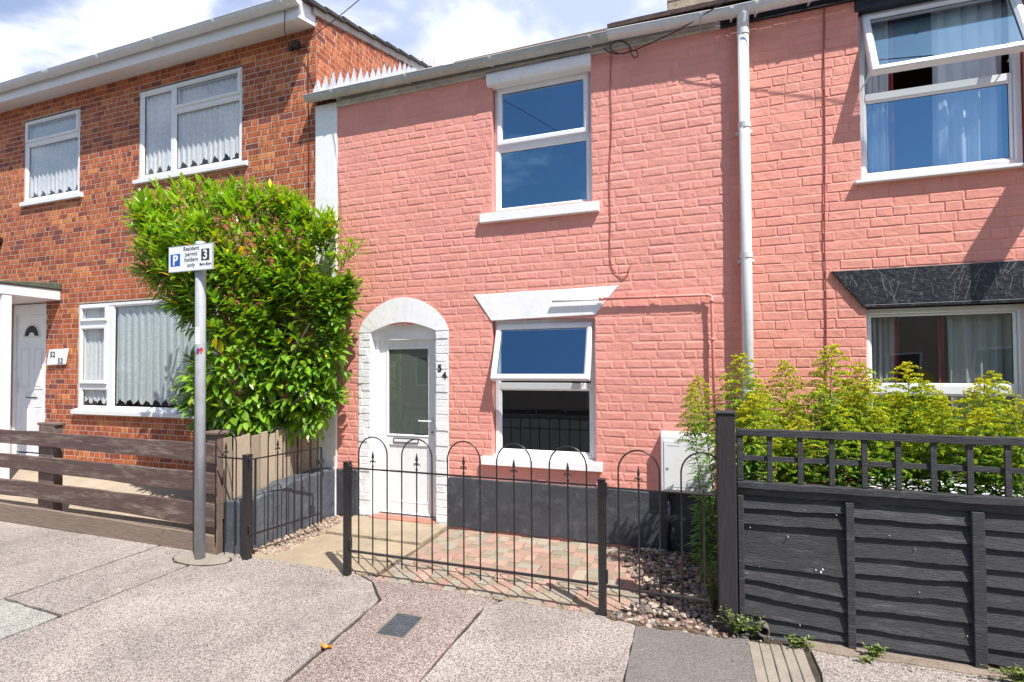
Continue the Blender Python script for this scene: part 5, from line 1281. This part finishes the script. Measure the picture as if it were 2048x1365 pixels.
# weeds
def weed(x, y, n, r, h, seed, label, mat='weed', z=.0):
    rn = random.Random(seed); t = thing('weed', (x, y, z), label, 'weed', 'weeds along the fence foot'); g = MB(); s = MB()
    for i in range(n):
        a = rn.uniform(0, 6.28); l = rn.uniform(.3, 1) ; tip = Vector((x + math.cos(a) * r * l, y - abs(math.sin(a)) * r * l * .6, z + h * rn.uniform(.2, 1)))
        b = Vector((x + rn.uniform(-.1, .1) * r, y, z)); m_ = b.lerp(tip, .5) + Vector((0, 0, h * .15)); s.tube([b, m_, tip], .0012, 4)
        for k in range(9):
            p = b.lerp(m_, k / 4) if k < 4 else m_.lerp(tip, (k - 4) / 4); c = rn.uniform(.6, 1.3); l_ = rn.uniform(.014, .03)
            leafmesh(g, p, Vector((rn.uniform(-1, 1), rn.uniform(-1, .4), rn.uniform(-.1, .8))), Vector((0, 0, 1)), l_, l_ * .6, (c * rn.uniform(.9, 1.7), c, c), .2, .2, 2)
    g.build('leaves', M[mat], t, fixn=False); s.build('stems', M['gstem'], t)
    return t
weed(.225, 3.63, 26, .13, .16, 1, 'leafy weed climbing the foot of the tall black fence post', z=.03)
weed(.335, 3.665, 22, .09, .14, 7, 'weed growing over the drain pipe end under the black fence', z=.02)
weed(.60, 3.64, 34, .09, .07, 2, 'low green weed tuft at the top of the concrete channel')
weed(1.0, 3.66, 22, .075, .08, 3, 'small yellowing weed beside the narrow fence batten')
weed(1.68, 3.60, 90, .22, .12, 4, 'broad patch of green weeds at the right end of the fence foot')
weed(.94, 3.58, 6, .08, .04, 5, 'dry dock leaves flat on the pavement below the batten')
weed(-4.95, 3.74, 10, .14, .10, 6, 'small green weed behind the bottom rail of the brown fence', z=.08)
weed(.12, 3.9, 40, .13, .42, 8, 'feathery dark green plant in the pebble bed against the black post', z=.02)
weed(-.02, 4.75, 16, .13, .2, 9, 'small bright green seedling in the pebble bed by the wall')

# ================================================================== far side of the street (seen in the window glass)
def opposite(x0, x1, wallmat, label):
    t = thing('opposite_house', ((x0 + x1) / 2, -9, 0), label, 'house', 'houses across the street')
    g = MB(); w_ = x1 - x0
    hs = [(x0 + .8, x0 + 2.0, .9, 2.2), (x0 + .8, x0 + 2.0, 3.3, 4.6), (x0 + w_ - 1.4, x0 + w_ - .5, .05, 2.1), (x0 + w_ - 1.6, x0 + w_ - .5, 3.3, 4.6)]
    xs = sorted(set([x0, x1] + [h[0] for h in hs] + [h[1] for h in hs])); zs = [0, .05, .9, 2.1, 2.2, 3.3, 4.6, 5.2]
    for i in range(len(xs) - 1):
        for j in range(len(zs) - 1):
            a, b, c, d = xs[i], xs[i + 1], zs[j], zs[j + 1]
            if any(h[0] < (a + b) / 2 < h[1] and h[2] < (c + d) / 2 < h[3] for h in hs): continue
            g.box(a, b, -9.3, -9.0, c, d)
    g.build('wall', wallmat, t)
    for a, b, c, d in hs:
        q = MB(); q.rings(a, b, c, d, [(0, -9.1), (0, -9.04), (.07, -9.04), (.07, -9.1)]); q.box(a + .07, b - .07, -9.1, -9.07, c + .07, d - .07, mi=1); q.build('window', [M['upvc'], M['rubber']], t)
    g = MB(); g.prism([(-9.0 + .25, 5.15), (-12.5, 7.9), (-16, 5.15), (-16, 5.0), (-12.5, 7.7), (-8.75, 5.0)], x1, x0, axis='x'); g.build('roof', M['tiledark'], t)
opposite(-12, -7.2, M['stone'], 'buff rendered house across the street at the left')
opposite(-7.19, -2.4, M['sandcon'], 'brown rendered house across the street opposite the doorway of house 54')
opposite(-2.39, 2.4, M['stone'], 'buff rendered house across the street directly behind the camera')
opposite(2.41, 7.2, M['sandcon'], 'brown rendered house across the street at the right')
opposite(7.21, 12, M['stone'], 'buff rendered house across the street at the far right')
